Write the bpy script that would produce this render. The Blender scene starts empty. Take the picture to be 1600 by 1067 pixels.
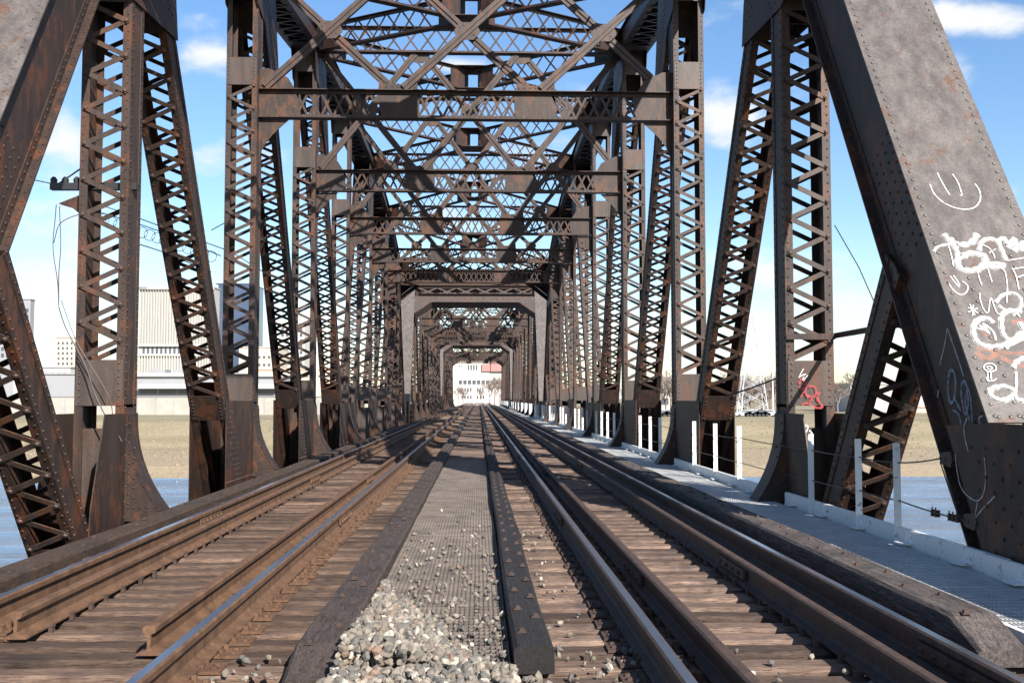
import bpy, math, random
import numpy as np
from mathutils import Vector, Matrix
random.seed(7)
D=bpy.data; S=bpy.context.scene; COL=S.collection
R=math.radians
# ------------------------------------------------------------------ camera (eye at the origin, Y along the bridge)
F=1600.; CX,CY=800.,533.5
yaw=math.atan(52/F); pit=math.atan(88.5/math.hypot(F,52))
cf=np.array([math.sin(yaw)*math.cos(pit),math.cos(yaw)*math.cos(pit),math.sin(pit)])
cr=np.array([math.cos(yaw),-math.sin(yaw),0.]); cu=np.cross(cr,cf)
cam=D.cameras.new('camera'); camo=D.objects.new('camera',cam); COL.objects.link(camo)
cam.sensor_width=36; cam.lens=36; cam.clip_end=9000; cam.clip_start=.05
camo.matrix_world=Matrix(((cr[0],cu[0],-cf[0],0),(cr[1],cu[1],-cf[1],0),(cr[2],cu[2],-cf[2],0),(0,0,0,1)))
S.camera=camo
def ray(x,y): return cf+cr*(x-CX)/F-cu*(y-CY)/F
def atY(x,y,Y): d=ray(x,y); return d*(Y/d[1])
def atX(x,y,X): d=ray(x,y); return d*(X/d[0])
def atZ(x,y,Z): d=ray(x,y); return d*(Z/d[2])
# ------------------------------------------------------------------ sun, sky, exposure
LD=np.array([-.66,1.27,-1.]); LD/=np.linalg.norm(LD)
sun=D.lights.new('sun','SUN'); sun.energy=5.0; sun.angle=R(.5); sun.color=(1,.955,.89)
suno=D.objects.new('sun',sun); COL.objects.link(suno)
suno.rotation_euler=Vector(LD).to_track_quat('-Z','Y').to_euler()
SUN_EL=math.asin(-LD[2]); SUN_AZ=math.atan2(-LD[0],-LD[1])
W=D.worlds.new('World'); S.world=W; W.use_nodes=True
def world():
    nt=W.node_tree; N=nt.nodes; L=nt.links; N.clear()
    def nd(t,**k):
        n=N.new(t)
        for a,b in k.items(): setattr(n,a,b)
        return n
    def mth(op,a,b=None,c=None,cl=False):
        n=nd('ShaderNodeMath',operation=op); n.use_clamp=cl
        for i,v in enumerate((a,b,c)):
            if v is None: continue
            if isinstance(v,(int,float)): n.inputs[i].default_value=v
            else: L.new(v,n.inputs[i])
        return n.outputs[0]
    out=nd('ShaderNodeOutputWorld'); bg=nd('ShaderNodeBackground'); L.new(bg.outputs[0],out.inputs[0])
    sky=nd('ShaderNodeTexSky'); sky.sky_type='NISHITA'; sky.sun_disc=False
    sky.sun_elevation=SUN_EL; sky.sun_rotation=SUN_AZ; sky.air_density=1.0; sky.dust_density=.6; sky.ozone_density=1.5
    tc=nd('ShaderNodeTexCoord'); sp=nd('ShaderNodeSeparateXYZ'); L.new(tc.outputs['Generated'],sp.inputs[0])
    y=mth('MAXIMUM',sp.outputs[1],.02)
    u=mth('DIVIDE',sp.outputs[0],y); v=mth('DIVIDE',sp.outputs[2],y)
    mp=nd('ShaderNodeMapping'); mp.inputs['Scale'].default_value=(1,1,2.0); L.new(tc.outputs['Generated'],mp.inputs[0])
    nz=nd('ShaderNodeTexNoise'); nz.inputs['Scale'].default_value=9; nz.inputs['Detail'].default_value=9; nz.inputs['Roughness'].default_value=.58
    L.new(mp.outputs[0],nz.inputs['Vector'])
    blobs=[(95,235,95,55,1.1),(60,120,60,25,.3),(90,345,110,45,.8),(322,88,52,30,1.0),(300,28,36,18,.6),(325,250,40,30,.6),(60,470,120,60,1.0),
           (1132,180,60,52,1.0),(1180,70,40,25,.3),(1150,395,80,35,.5),(1200,435,60,30,.9),(1517,95,48,38,1.1),(1525,6,110,32,1.2),(1590,288,34,22,.9),(1350,330,60,22,.3),
           (730,98,60,14,.8),(640,215,60,18,.5),(1330,470,150,40,.9),(200,400,120,40,.8),(860,330,80,30,.5),(700,330,80,30,.6),(350,480,100,50,.9),(1130,560,200,60,.9)]
    acc=None
    for (px,py,rx,ry,a) in blobs:
        du=mth('MULTIPLY_ADD',u,F/rx,-(px-748)/rx); dv=mth('MULTIPLY_ADD',v,F/ry,-(622-py)/ry)
        r2=mth('ADD',mth('MULTIPLY',du,du),mth('MULTIPLY',dv,dv))
        e=mth('MULTIPLY',mth('EXPONENT',mth('MULTIPLY',r2,-1.)),a)
        acc=e if acc is None else mth('MAXIMUM',acc,e)
    hor=mth('MULTIPLY',mth('EXPONENT',mth('MULTIPLY',mth('ABSOLUTE',v),-9.)),.8)
    s=mth('ADD',mth('MAXIMUM',acc,hor),mth('MULTIPLY',mth('SUBTRACT',nz.outputs['Fac'],.5),3.6))
    ms=nd('ShaderNodeMapRange'); ms.interpolation_type='SMOOTHSTEP'; L.new(s,ms.inputs[0])
    ms.inputs[1].default_value=.28; ms.inputs[2].default_value=1.35
    mx=nd('ShaderNodeMix',data_type='RGBA'); L.new(ms.outputs[0],mx.inputs[0]); hs=nd('ShaderNodeHueSaturation'); hs.inputs['Saturation'].default_value=1.2; hs.inputs['Value'].default_value=1.45; hs.inputs['Hue'].default_value=.503; L.new(sky.outputs[0],hs.inputs['Color']); L.new(hs.outputs[0],mx.inputs[6])
    mx.inputs[7].default_value=(7.2,7.35,7.6,1)
    L.new(mx.outputs[2],bg.inputs[0]); bg.inputs[1].default_value=SKY_STR
SKY_STR=.065
world()
S.view_settings.view_transform='Standard'; S.view_settings.look='None'; S.view_settings.exposure=1.1; S.view_settings.gamma=1
S.view_settings.use_curve_mapping=False
# ------------------------------------------------------------------ materials
def newmat(name):
    m=D.materials.new(name); m.use_nodes=True; return m,m.node_tree.nodes,m.node_tree.links,m.node_tree.nodes['Principled BSDF']
def ramp(N,L,src,stops,interp='LINEAR'):
    r=N.new('ShaderNodeValToRGB'); r.color_ramp.interpolation=interp
    e=r.color_ramp.elements
    while len(e)<len(stops): e.new(.5)
    for k,(p,c) in enumerate(stops):
        e[k].position=p; e[k].color=(c,c,c,1) if isinstance(c,(int,float)) else (*c,1)
    L.new(src,r.inputs[0]); return r.outputs[0]
def noise(N,L,vec,scale,detail=5,rough=.6,sc=None):
    n=N.new('ShaderNodeTexNoise'); n.inputs['Scale'].default_value=scale; n.inputs['Detail'].default_value=detail; n.inputs['Roughness'].default_value=rough
    if sc:
        m=N.new('ShaderNodeMapping'); m.inputs['Scale'].default_value=sc; L.new(vec,m.inputs[0]); vec=m.outputs[0]
    L.new(vec,n.inputs['Vector']); return n.outputs['Fac']
def mix(N,L,f,a,b,mode='MIX'):
    m=N.new('ShaderNodeMix'); m.data_type='RGBA'; m.blend_type=mode
    for i,v in ((0,f),(6,a),(7,b)):
        if isinstance(v,(int,float)): m.inputs[i].default_value=v
        elif isinstance(v,tuple): m.inputs[i].default_value=(*v,1)
        else: L.new(v,m.inputs[i])
    return m.outputs[2]
def bump(N,L,B,h,st,dist=.01):
    b=N.new('ShaderNodeBump'); b.inputs['Strength'].default_value=st; b.inputs['Distance'].default_value=dist
    L.new(h,b.inputs['Height']); L.new(b.outputs[0],B.inputs['Normal'])
def steel(name,brown,rust,gray,gray_amt,rust_amt,rough=.55):
    m,N,L,B=newmat(name); g=N.new('ShaderNodeNewGeometry').outputs['Position']
    big=noise(N,L,g,1.1,4,.55); med=noise(N,L,g,5,8,.7,(1,1,.5)); fine=noise(N,L,g,38,5,.7); streak=noise(N,L,g,7,5,.6,(1,1,.12))
    base=mix(N,L,ramp(N,L,streak,[(.35,0),(.65,1)]),tuple(c*.72 for c in brown),tuple(c*1.3 for c in brown))
    mr=N.new('ShaderNodeMath'); mr.operation='MULTIPLY_ADD'; L.new(big,mr.inputs[0]); mr.inputs[1].default_value=.5; L.new(med,mr.inputs[2])
    rm=ramp(N,L,mr.outputs[0],[(.92-rust_amt*.3,0),(1.0-rust_amt*.3,1)])
    c=mix(N,L,rm,base,rust)
    mg=N.new('ShaderNodeMath'); mg.operation='MULTIPLY_ADD'; L.new(noise(N,L,g,2.2,7,.72),mg.inputs[0]); mg.inputs[1].default_value=.9; L.new(med,mg.inputs[2])
    gm=ramp(N,L,mg.outputs[0],[(1.17-gray_amt*.34,0),(1.22-gray_amt*.34,1)])
    c=mix(N,L,gm,c,gray)
    c=mix(N,L,ramp(N,L,fine,[(.3,.55),(.7,1.)]),(0,0,0),c,'MIX')
    pit=noise(N,L,g,75,3,.6); c=mix(N,L,ramp(N,L,pit,[(.66,0),(.72,.75)]),c,tuple(x*.45 for x in rust))
    L.new(c,B.inputs['Base Color']); B.inputs['Roughness'].default_value=rough; B.inputs['Metallic'].default_value=0
    B.inputs['Specular IOR Level'].default_value=.4
    bump(N,L,B,med,.35,.012)
    return m
M={}
M['steel']=steel('rusted_steel',(.036,.0215,.0165),(.090,.034,.016),(.10,.093,.09),.26,.5)
M['steel_post']=steel('post_steel',(.045,.028,.022),(.100,.042,.022),(.15,.138,.13),.48,.5)
M['steel_gray']=steel('grey_painted_steel',(.072,.052,.043),(.105,.048,.029),(.14,.132,.127),.45,.4,.5)
M['steel_cover']=steel('cover_plate_steel',(.122,.104,.093),(.13,.075,.050),(.138,.128,.12),.3,.3,.42)
M['rail']=steel('shaded_rail_rust',(.070,.043,.032),(.095,.050,.032),(.07,.055,.05),.1,.35,.7)  # darker rust for the right track, shade of its near-side faces painted in
M['rail_lit']=steel('lit_orange_rail_rust',(.130,.068,.036),(.145,.074,.038),(.09,.06,.045),.1,.35,.75)  # orange rust of the left track, sunlit brightness painted into the colour
M['lace']=steel('lacing_bar_steel',(.060,.039,.031),(.110,.048,.027),(.145,.135,.128),.46,.48)
def simple(name,col,rough=.6,metal=0,nscale=6,amt=.25,bmp=0,sc=None,spec=.5):
    m,N,L,B=newmat(name); g=N.new('ShaderNodeNewGeometry').outputs['Position']
    f=noise(N,L,g,nscale,6,.6,sc)
    c=mix(N,L,ramp(N,L,f,[(.3,0),(.7,1)]),tuple(x*(1-amt) for x in col),tuple(min(1,x*(1+amt)) for x in col))
    L.new(c,B.inputs['Base Color']); B.inputs['Roughness'].default_value=rough; B.inputs['Metallic'].default_value=metal; B.inputs['Specular IOR Level'].default_value=spec
    if bmp: bump(N,L,B,f,bmp,.01)
    return m
M['railhead']=simple('polished_rail_head',(.50,.50,.54),.3,1,2,.03)
M['black']=simple('black_rubber',(.02,.02,.022),.5)
M['wire']=simple('wire_black',(.03,.03,.03),.5)
def wood(name,c1,c2,c3,axis):
    m,N,L,B=newmat(name); geo=N.new('ShaderNodeNewGeometry'); g=geo.outputs['Position']
    oi=N.new('ShaderNodeObjectInfo').outputs['Random']
    sc=(.6,9,9) if axis=='x' else (9,.6,9)
    gr=noise(N,L,g,4.5,9,.8,(sc[0]*1.5,sc[1],sc[2]) if axis=='x' else sc); gf=noise(N,L,g,17,6,.7,sc); blot=noise(N,L,g,2.3,5,.6)
    c=mix(N,L,ramp(N,L,gr,[(.36,0),(.64,1)]),c1,c2)
    c=mix(N,L,ramp(N,L,blot,[(.5,0),(.72,1)]),c,c3)
    c=mix(N,L,ramp(N,L,gf,[(.36,.12),(.52,1.)]),(.012,.009,.008),c)
    hs=N.new('ShaderNodeHueSaturation'); L.new(c,hs.inputs['Color'])
    mr=N.new('ShaderNodeMapRange'); L.new(oi,mr.inputs[0]); mr.inputs[3].default_value=.5; mr.inputs[4].default_value=1.45; L.new(mr.outputs[0],hs.inputs['Value'])
    L.new(hs.outputs[0],B.inputs['Base Color']); B.inputs['Roughness'].default_value=.85; B.inputs['Specular IOR Level'].default_value=.25
    bump(N,L,B,gf,.6,.012); return m
M['tie']=wood('tie_wood',(.085,.055,.040),(.225,.152,.113),(.068,.05,.042),'x')
M['tie_rusty']=wood('rust_stained_tie',(.070,.042,.028),(.165,.108,.077),(.055,.036,.028),'x')
M['timber_dark']=wood('creosoted_timber',(.018,.017,.018),(.055,.050,.050),(.03,.026,.025),'y')
M['timber']=wood('weathered_timber',(.045,.033,.028),(.095,.072,.062),(.035,.028,.026),'y')
M['timber_brown']=wood('rust_stained_timber',(.06,.038,.027),(.13,.085,.06),(.045,.034,.03),'y')
M['timber_grey']=wood('grey_creosoted_timber',(.022,.020,.020),(.13,.105,.092),(.03,.028,.028),'y')
M['grate']=simple('rusty_grating_steel',(.125,.10,.083),.6,.0,4,.4)
M['grate_grey']=simple('galvanised_grating',(.42,.42,.41),.5,.0,6,.15)
def whitepaint(name,base=(.66,.66,.64)):
    m,N,L,B=newmat(name); g=N.new('ShaderNodeNewGeometry').outputs['Position']
    f=noise(N,L,g,9,8,.7); c=mix(N,L,ramp(N,L,f,[(.585,0),(.66,1)]),base,(.20,.10,.055))
    L.new(c,B.inputs['Base Color']); B.inputs['Roughness'].default_value=.5; return m
M['white']=whitepaint('white_paint_rusting')
def spray(name,col,a0,a1,alpha):
    m,N,L,B=newmat(name); g=N.new('ShaderNodeNewGeometry').outputs['Position']
    f=noise(N,L,g,22,8,.75); f2=noise(N,L,g,120,4,.7)
    B.inputs['Base Color'].default_value=(*col,1); B.inputs['Roughness'].default_value=.6
    ad=N.new('ShaderNodeMath'); ad.operation='MULTIPLY_ADD'; L.new(f2,ad.inputs[0]); ad.inputs[1].default_value=.5; L.new(f,ad.inputs[2])
    r=ramp(N,L,ad.outputs[0],[(a0,0),(a1,alpha)]); L.new(r,B.inputs['Alpha']); return m
M['paintw']=spray('white_spray_paint',(.82,.81,.78),.60,.72,.95)
M['halow']=spray('white_overspray',(.80,.79,.77),.55,1.0,.5)
M['paintw2']=spray('faded_spray_paint',(.5,.48,.48),.55,.78,.8)
M['paintb']=spray('faded_blue_spray_paint',(.24,.29,.42),.55,.82,.8)
M['paintr']=spray('red_spray_paint',(.36,.045,.05),.56,.80,.85)
M['painto']=spray('orange_overspray',(.42,.17,.10),.50,.95,.6)
def rockmat():
    m,N,L,B=newmat('ballast_stone'); geo=N.new('ShaderNodeNewGeometry')
    c=ramp(N,L,geo.outputs['Random Per Island'],[(0,(.11,.10,.085)),(.2,(.20,.17,.13)),(.42,(.16,.13,.10)),(.6,(.28,.235,.18)),(.78,(.135,.125,.11)),(.88,(.42,.38,.31)),(.96,(.23,.14,.095))],'CONSTANT')
    f=noise(N,L,geo.outputs['Position'],60,5,.7); c=mix(N,L,ramp(N,L,f,[(.3,.6),(.7,1)]),(.05,.045,.04),c)
    L.new(c,B.inputs['Base Color']); B.inputs['Roughness'].default_value=.85; bump(N,L,B,f,.5,.004); return m
M['rock']=rockmat()
M['concrete']=simple('concrete',(.32,.30,.26),.9,0,.35,.15)
def grass():
    m,N,L,B=newmat('dry_grass_bank'); g=N.new('ShaderNodeNewGeometry').outputs['Position']
    f=noise(N,L,g,.05,7,.65,(1,3,1)); f2=noise(N,L,g,1.2,6,.8)
    c=mix(N,L,ramp(N,L,f,[(.38,0),(.62,1)]),(.215,.18,.115),(.30,.25,.165)); c=mix(N,L,ramp(N,L,f2,[(.3,.65),(.7,1)]),(.11,.095,.05),c)
    sp=N.new('ShaderNodeSeparateXYZ'); L.new(g,sp.inputs[0])
    mr=N.new('ShaderNodeMapRange'); L.new(sp.outputs[2],mr.inputs[0]); mr.inputs[1].default_value=-8.6; mr.inputs[2].default_value=-9.3
    c=mix(N,L,mr.outputs[0],c,mix(N,L,ramp(N,L,f2,[(.35,0),(.65,1)]),(.22,.17,.11),(.30,.24,.165)))
    L.new(c,B.inputs['Base Color']); B.inputs['Roughness'].default_value=.95; B.inputs['Specular IOR Level'].default_value=.1; return m
M['grass']=grass()
def water():
    m,N,L,B=newmat('river_water'); g=N.new('ShaderNodeNewGeometry').outputs['Position']
    B.inputs['Base Color'].default_value=(.09,.215,.39,1); B.inputs['Roughness'].default_value=.1; B.inputs['IOR'].default_value=1.33
    f=noise(N,L,g,.55,8,.7,(.6,1.6,1)); f2=noise(N,L,g,.10,5,.65,(.35,1.5,1))
    ad=N.new('ShaderNodeMath'); ad.operation='MULTIPLY_ADD'; L.new(f2,ad.inputs[0]); ad.inputs[1].default_value=5.; L.new(f,ad.inputs[2]); bump(N,L,B,ad.outputs[0],1.0,1.4)
    c=mix(N,L,ramp(N,L,f2,[(.38,0),(.62,1)]),(.065,.16,.30),(.12,.27,.46)); L.new(c,B.inputs['Base Color']); return m
M['water']=water()
M['bwhite']=simple('pale_building',(.43,.41,.37),.8,0,.05,.06)
M['btower']=simple('white_tower_stone',(.34,.335,.325),.8,0,.05,.04)
M['bcream']=simple('cream_building',(.45,.40,.32),.8,0,.05,.08)
M['bgray']=simple('grey_building',(.25,.25,.26),.8,0,.05,.1)
M['bred']=simple('red_building',(.33,.17,.15),.8,0,.05,.1)
M['bbrick']=simple('pale_brick',(.50,.36,.28),.8,0,.3,.12)
M['bglass']=simple('dark_glass',(.05,.07,.12),.15,0,.05,.1)
M['win']=simple('window_glass',(.07,.08,.10),.2,0,.05,.1)
M['twig']=simple('bare_twigs',(.20,.155,.13),.9,0,1,.2)
M['poleg']=simple('galvanised_pole',(.62,.64,.66),.5,.2,1,.1)
M['carw']=simple('car_paint_white',(.7,.72,.74),.25); M['card']=simple('car_paint_dark',(.05,.06,.08),.25); M['carr']=simple('car_paint_red',(.4,.04,.03),.25)
# ------------------------------------------------------------------ mesh builder
class MB:
    def __init__(s): s.v=[]; s.f=[]; s.m=[]; s.n=0
    def add(s,vs,fs,mi=0):
        n=s.n
        s.v.extend([tuple(map(float,v)) for v in vs]); s.n+=len(vs)
        s.f.extend([tuple(i+n for i in f) for f in fs]); s.m.extend([mi]*len(fs))
    def obox(s,c,ax,ay,az,mi=0):     # centre and three half vectors
        c=np.array(c,float); ax=np.array(ax,float); ay=np.array(ay,float); az=np.array(az,float)
        vs=[c+i*ax+j*ay+k*az for k in(-1,1) for j in(-1,1) for i in(-1,1)]
        fs=[(0,2,3,1),(4,5,7,6),(0,1,5,4),(2,6,7,3),(0,4,6,2),(1,3,7,5)]
        if np.dot(np.cross(ax,ay),az)<0: fs=[f[::-1] for f in fs]
        s.add(vs,fs,mi)
    def box(s,x0,x1,y0,y1,z0,z1,mi=0):
        s.obox(((x0+x1)/2,(y0+y1)/2,(z0+z1)/2),(abs(x1-x0)/2,0,0),(0,abs(y1-y0)/2,0),(0,0,abs(z1-z0)/2),mi)
    def bar(s,a,b,nrm,w,t,off=0,mi=0,ext=0):   # flat bar a->b, width w in plane, thickness t along nrm
        a=np.array(a,float); b=np.array(b,float); n=np.array(nrm,float); d=b-a; l=np.linalg.norm(d); d/=l
        n=n-np.dot(n,d)*d; n/=np.linalg.norm(n); sde=np.cross(d,n)
        s.obox((a+b)/2+n*off,d*(l/2+ext),sde*w/2,n*t/2,mi)
    def prism(s,poly,t,nrm,mi=0):   # poly: list of 3d points, extruded t along nrm
        nrm=np.array(nrm,float); nrm/=np.linalg.norm(nrm); P=[np.array(p,float) for p in poly]; k=len(P)
        ar=sum(np.cross(P[i]-P[0],P[(i+1)%k]-P[0]) for i in range(k))
        if np.dot(ar,nrm)<0: P=P[::-1]
        vs=P+[p+nrm*t for p in P]
        fs=[tuple(range(k))[::-1],tuple(range(k,2*k))]+[(i,(i+1)%k,(i+1)%k+k,i+k) for i in range(k)]
        s.add(vs,fs,mi)
    def rivet(s,p,n,r=.017,h=.014):
        p=np.array(p,float); n=np.array(n,float); a=np.array((1,0,0)) if abs(n[0])<.8 else np.array((0,0,1.)); u=np.cross(n,a); u/=np.linalg.norm(u); w=np.cross(n,u)
        vs=[]; 
        for rr,hh in((1,0),(.78,.7)):
            for k in range(6): q=k*math.pi/3; vs.append(p+u*r*rr*math.cos(q)+w*r*rr*math.sin(q)+n*h*hh)
        vs.append(p+n*h)
        fs=[(k,(k+1)%6,(k+1)%6+6,k+6) for k in range(6)]+[(k+6,(k+1)%6+6,12) for k in range(6)]
        s.add(vs,fs)
    def rivets(s,a,b,n,pitch=.11,r=.017):
        a=np.array(a,float); b=np.array(b,float); l=np.linalg.norm(b-a); k=max(1,int(l/pitch)); n=np.array(n,float); n/=np.linalg.norm(n)
        for i in range(k+1): s.rivet(a+(b-a)*(i+.0)/k,n,r)
    def tube(s,pts,r,seg=5,mi=0):
        pts=[np.array(p,float) for p in pts]; k=len(pts); vs=[]
        for i,p in enumerate(pts):
            d=pts[min(i+1,k-1)]-pts[max(i-1,0)]; d/=max(1e-9,np.linalg.norm(d))
            a=np.array((0,0,1.)) if abs(d[2])<.9 else np.array((1.,0,0)); u=np.cross(d,a); u/=np.linalg.norm(u); w=np.cross(d,u)
            rr=r[i] if isinstance(r,(list,tuple)) else r
            for j in range(seg): q=2*math.pi*j/seg; vs.append(p+(u*math.cos(q)+w*math.sin(q))*rr)
        fs=[(i*seg+j,i*seg+(j+1)%seg,(i+1)*seg+(j+1)%seg,(i+1)*seg+j) for i in range(k-1) for j in range(seg)]
        fs+=[tuple(range(seg))[::-1],tuple(range((k-1)*seg,k*seg))]
        s.add(vs,fs,mi)
    def build(s,name,mats,parent=None,smooth=False):
        me=D.meshes.new(name); me.from_pydata(s.v,[],s.f)
        if not isinstance(mats,(list,tuple)): mats=[mats]
        for m in mats: me.materials.append(m)
        if len(mats)>1: me.polygons.foreach_set('material_index',s.m)
        if smooth: me.polygons.foreach_set('use_smooth',[True]*len(me.polygons))
        me.update(); o=D.objects.new(name,me); COL.objects.link(o)
        if parent: o.parent=parent
        return o
def tag(o,label=None,cat=None,group=None,kind=None):
    if label: o['label']=label
    if cat: o['category']=cat
    if group: o['group']=group
    if kind: o['kind']=kind
    return o
def empty(name,loc=(0,0,0),rz=0):
    o=D.objects.new(name,None); COL.objects.link(o); o.location=loc; o.rotation_euler=(0,0,rz); o.empty_display_size=.1; return o
def kids(o): return [c for c in D.objects if c.parent==o]
def copy_tree(o,parent=None,km=None):
    c=o.copy(); COL.objects.link(c); c.parent=parent
    for ch in km.get(o,[]): copy_tree(ch,c,km)
    return c
def kidmap():
    km={}
    for o in D.objects:
        if o.parent: km.setdefault(o.parent,[]).append(o)
    return km
X3=np.array((1.,0,0)); Y3=np.array((0,1.,0)); Z3=np.array((0,0,1.))
# ================================================================== SETTING
ZW=-11.5
def terrain():
    prof=[(-600,-1.8),(-30,-1.8),(3,-1.80),(5.0,-1.80),(5.06,-4.5),(8,-6.5),(16,-13),(60,-15),(140,-14),(150,-11.6),(156,-10.2),(170,-9.4),(182,-8.8),(200,-4.6),(206,-4.3),(400,-3.8),(3500,-3.0)]
    xs=[-3500,-1200,-500,-250,-120,-60,-30,-12,12,30,60,120,250,500,1200,3500]
    m=MB(); n=len(xs); vs=[]
    for (y,z) in prof:
        for x in xs:
            vs.append((x,y+(random.uniform(-1.2,1.2) if 140<y<170 else 0),z))
    # railway embankment beyond the bridge
    fs=[(j*n+i,j*n+i+1,(j+1)*n+i+1,(j+1)*n+i) for j in range(len(prof)-1) for i in range(n-1)]
    m.add(vs,fs); o=m.build('ground',M['grass']); tag(o,kind='structure')
    m=MB(); m.add([(-3500,9,ZW),(3500,9,ZW),(3500,151,ZW),(-3500,151,ZW)],[(0,1,2,3)]); tag(m.build('river',M['water']),kind='structure')
    m=MB()  # track embankment past the far end
    m.add([(-9,191.2,-8.9),(-5,191.2,-1.85),(4.6,191.2,-1.85),(9,191.2,-8.9),(-9,700,-4),(-5,700,-1.85),(4.6,700,-1.85),(9,700,-4)],[(0,1,5,4),(1,2,6,5),(2,3,7,6),(0,3,2,1)])
    tag(m.build('embankment',M['ballast_far'] if 'ballast_far' in M else M['concrete']),kind='structure')
M['ballast_far']=simple('far_ballast',(.26,.23,.19),.95,0,2,.3)
terrain()
# ================================================================== TRUSS SPANS
P=7.65; ZB=-3.6; DK=-1.47
TOPZ=[None,7.65,9.4,10.25,10.45,10.25,9.4,7.65,None]
EPX={-1:-5.18,1:4.60}
TR={-1:-4.95,1:4.43}
def section(main,lace0,batt0,Xc,p0,p1,wx=.6,d=.5,riv=0,pitch=.47,b0=.6,b1=.6,t0=0,t1=0,inner=0,lc=1):
    """laced member between (y,z) points p0 -> p1 in the truss plane X=Xc"""
    a=np.array((Xc,p0[0],p0[1])); b=np.array((Xc,p1[0],p1[1])); t=b-a; l=np.linalg.norm(t); t/=l
    a=a+t*t0; b=b-t*t1; l=np.linalg.norm(b-a); n=np.cross(X3,t); 
    if n[1]>0: n=-n
    c=(a+b)/2
    for s in(-1,1):
        main.obox(c+X3*s*(wx/2-.008),X3*.008,t*l/2,n*(d/2-.001))
        for q in(-1,1):
            main.obox(c+X3*s*(wx/2-.055)+n*q*(d/2-.008),X3*.045,t*l/2,n*.008)
            main.obox(c+X3*s*(wx/2+.006)+n*q*(d/2-.052),X3*.006,t*(l/2-.002),n*.05)
            if riv and (s==inner): main.rivets(a+X3*s*(wx/2+.012)+n*q*(d/2-.052),b+X3*s*(wx/2+.012)+n*q*(d/2-.052),X3*s,.115,.017)
            if riv and q==1: main.rivets(a+X3*s*(wx/2-.03)+n*(d/2),b+X3*s*(wx/2-.03)+n*(d/2),n,.115,.013)
    g=wx/2-.055
    s0=b0; s1=l-b1; k=max(2,int(round((s1-s0)/(pitch/2)))); st=(s1-s0)/k
    for q in(-1,1):
        sg=1; lace=lace0[0 if q<0 else 1] if isinstance(lace0,tuple) else lace0
        for i in range(k if lc else 0):
            u=a+t*(s0+i*st)-X3*g*sg+n*q*(d/2+.007+(.013 if i%2 else 0)); v=a+t*(s0+(i+1)*st)+X3*g*sg+n*q*(d/2+.007+(.013 if i%2 else 0))
            lace.bar(u,v,n,.065,.012,ext=.03)
            if riv and q==1: lace.rivet(v+n*.006+n*(0 if i%2 else .013),n,.030,.022)
            sg=-sg
        for (e0,e1) in((0,b0),(l-b1,l)):
            if e1-e0<.05: continue
            if isinstance(batt0,list): batt=MB(); batt0.append(batt)
            else: batt=batt0
            e0_=e0+.02; e1_=e1-.02
            batt.obox(a+t*(e0_+e1_)/2+n*q*(d/2+.007),X3*(wx/2-.004),t*(e1_-e0_)/2,n*.007)
            if riv and q==1:
                for s in(-1,1): batt.rivets(a+t*(e0_+.04)+X3*s*g+n*(d/2+.014),a+t*(e1_-.04)+X3*s*g+n*(d/2+.014),n,.075,.018)
    return a,b,t,n
def lattice(m,A,B,U,h,fw=.22,n=16,bw=.045,plates=(),riv=0,ft=.016):
    """lattice girder from A to B (bottom line), depth h along U"""
    A=np.array(A,float); B=np.array(B,float); U=np.array(U,float); U/=np.linalg.norm(U)
    t=B-A; l=np.linalg.norm(t); t/=l; w=np.cross(t,U); w/=np.linalg.norm(w); c=(A+B)/2
    for q in(0,1):
        m.obox(c+U*(h*q),t*l/2,w*fw/2,U*ft/2)
        for s in(-1,1): m.obox(c+U*(h*q+(-1 if q else 1)*.045)+w*s*.016,t*(l/2-.002),w*.007,U*.036)
        if riv: 
            s=-1 if w[1]>0 else 1
            m.rivets(A+U*(h*q+(-1 if q else 1)*.045)+w*s*.023,B+U*(h*q+(-1 if q else 1)*.045)+w*s*.023,w*s,.11,.013)
    pr=[(p0*l,p1*l) for p0,p1 in plates]
    for (e0,e1) in pr: m.obox(A+t*(e0+e1)/2+U*h/2,t*(e1-e0)/2,w*.0085,U*(h/2-.012))
    st=l/n
    for i in range(n):
        mid=(i+.5)*st
        if any(e0-.01<=mid<=e1+.01 for e0,e1 in pr): continue
        a=A+t*i*st; b=A+t*(i+1)*st
        m.bar(a+U*.03,b+U*(h-.03),w,bw,.008,-.0045); m.bar(a+U*(h-.03),b+U*.03,w,bw,.008,.0045)
def chan(m,a,b,nrm,w=.16,t=.012,dep=.09):
    """light channel brace a->b: flat web facing nrm with two legs behind"""
    a=np.array(a,float); b=np.array(b,float); n=np.array(nrm,float); d=b-a; l=np.linalg.norm(d); d/=l; n=n-np.dot(n,d)*d; n/=np.linalg.norm(n); s=np.cross(d,n); c=(a+b)/2
    m.obox(c,d*l/2,s*(w/2-.006),n*t/2)
    for q in(-1,1): m.obox(c+s*q*(w/2)-n*(dep/2-t/2),d*l/2,s*.006,n*dep/2)
    m.obox(c+n*(t/2+.012),d*l/2,s*.005,n*.012)
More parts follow.
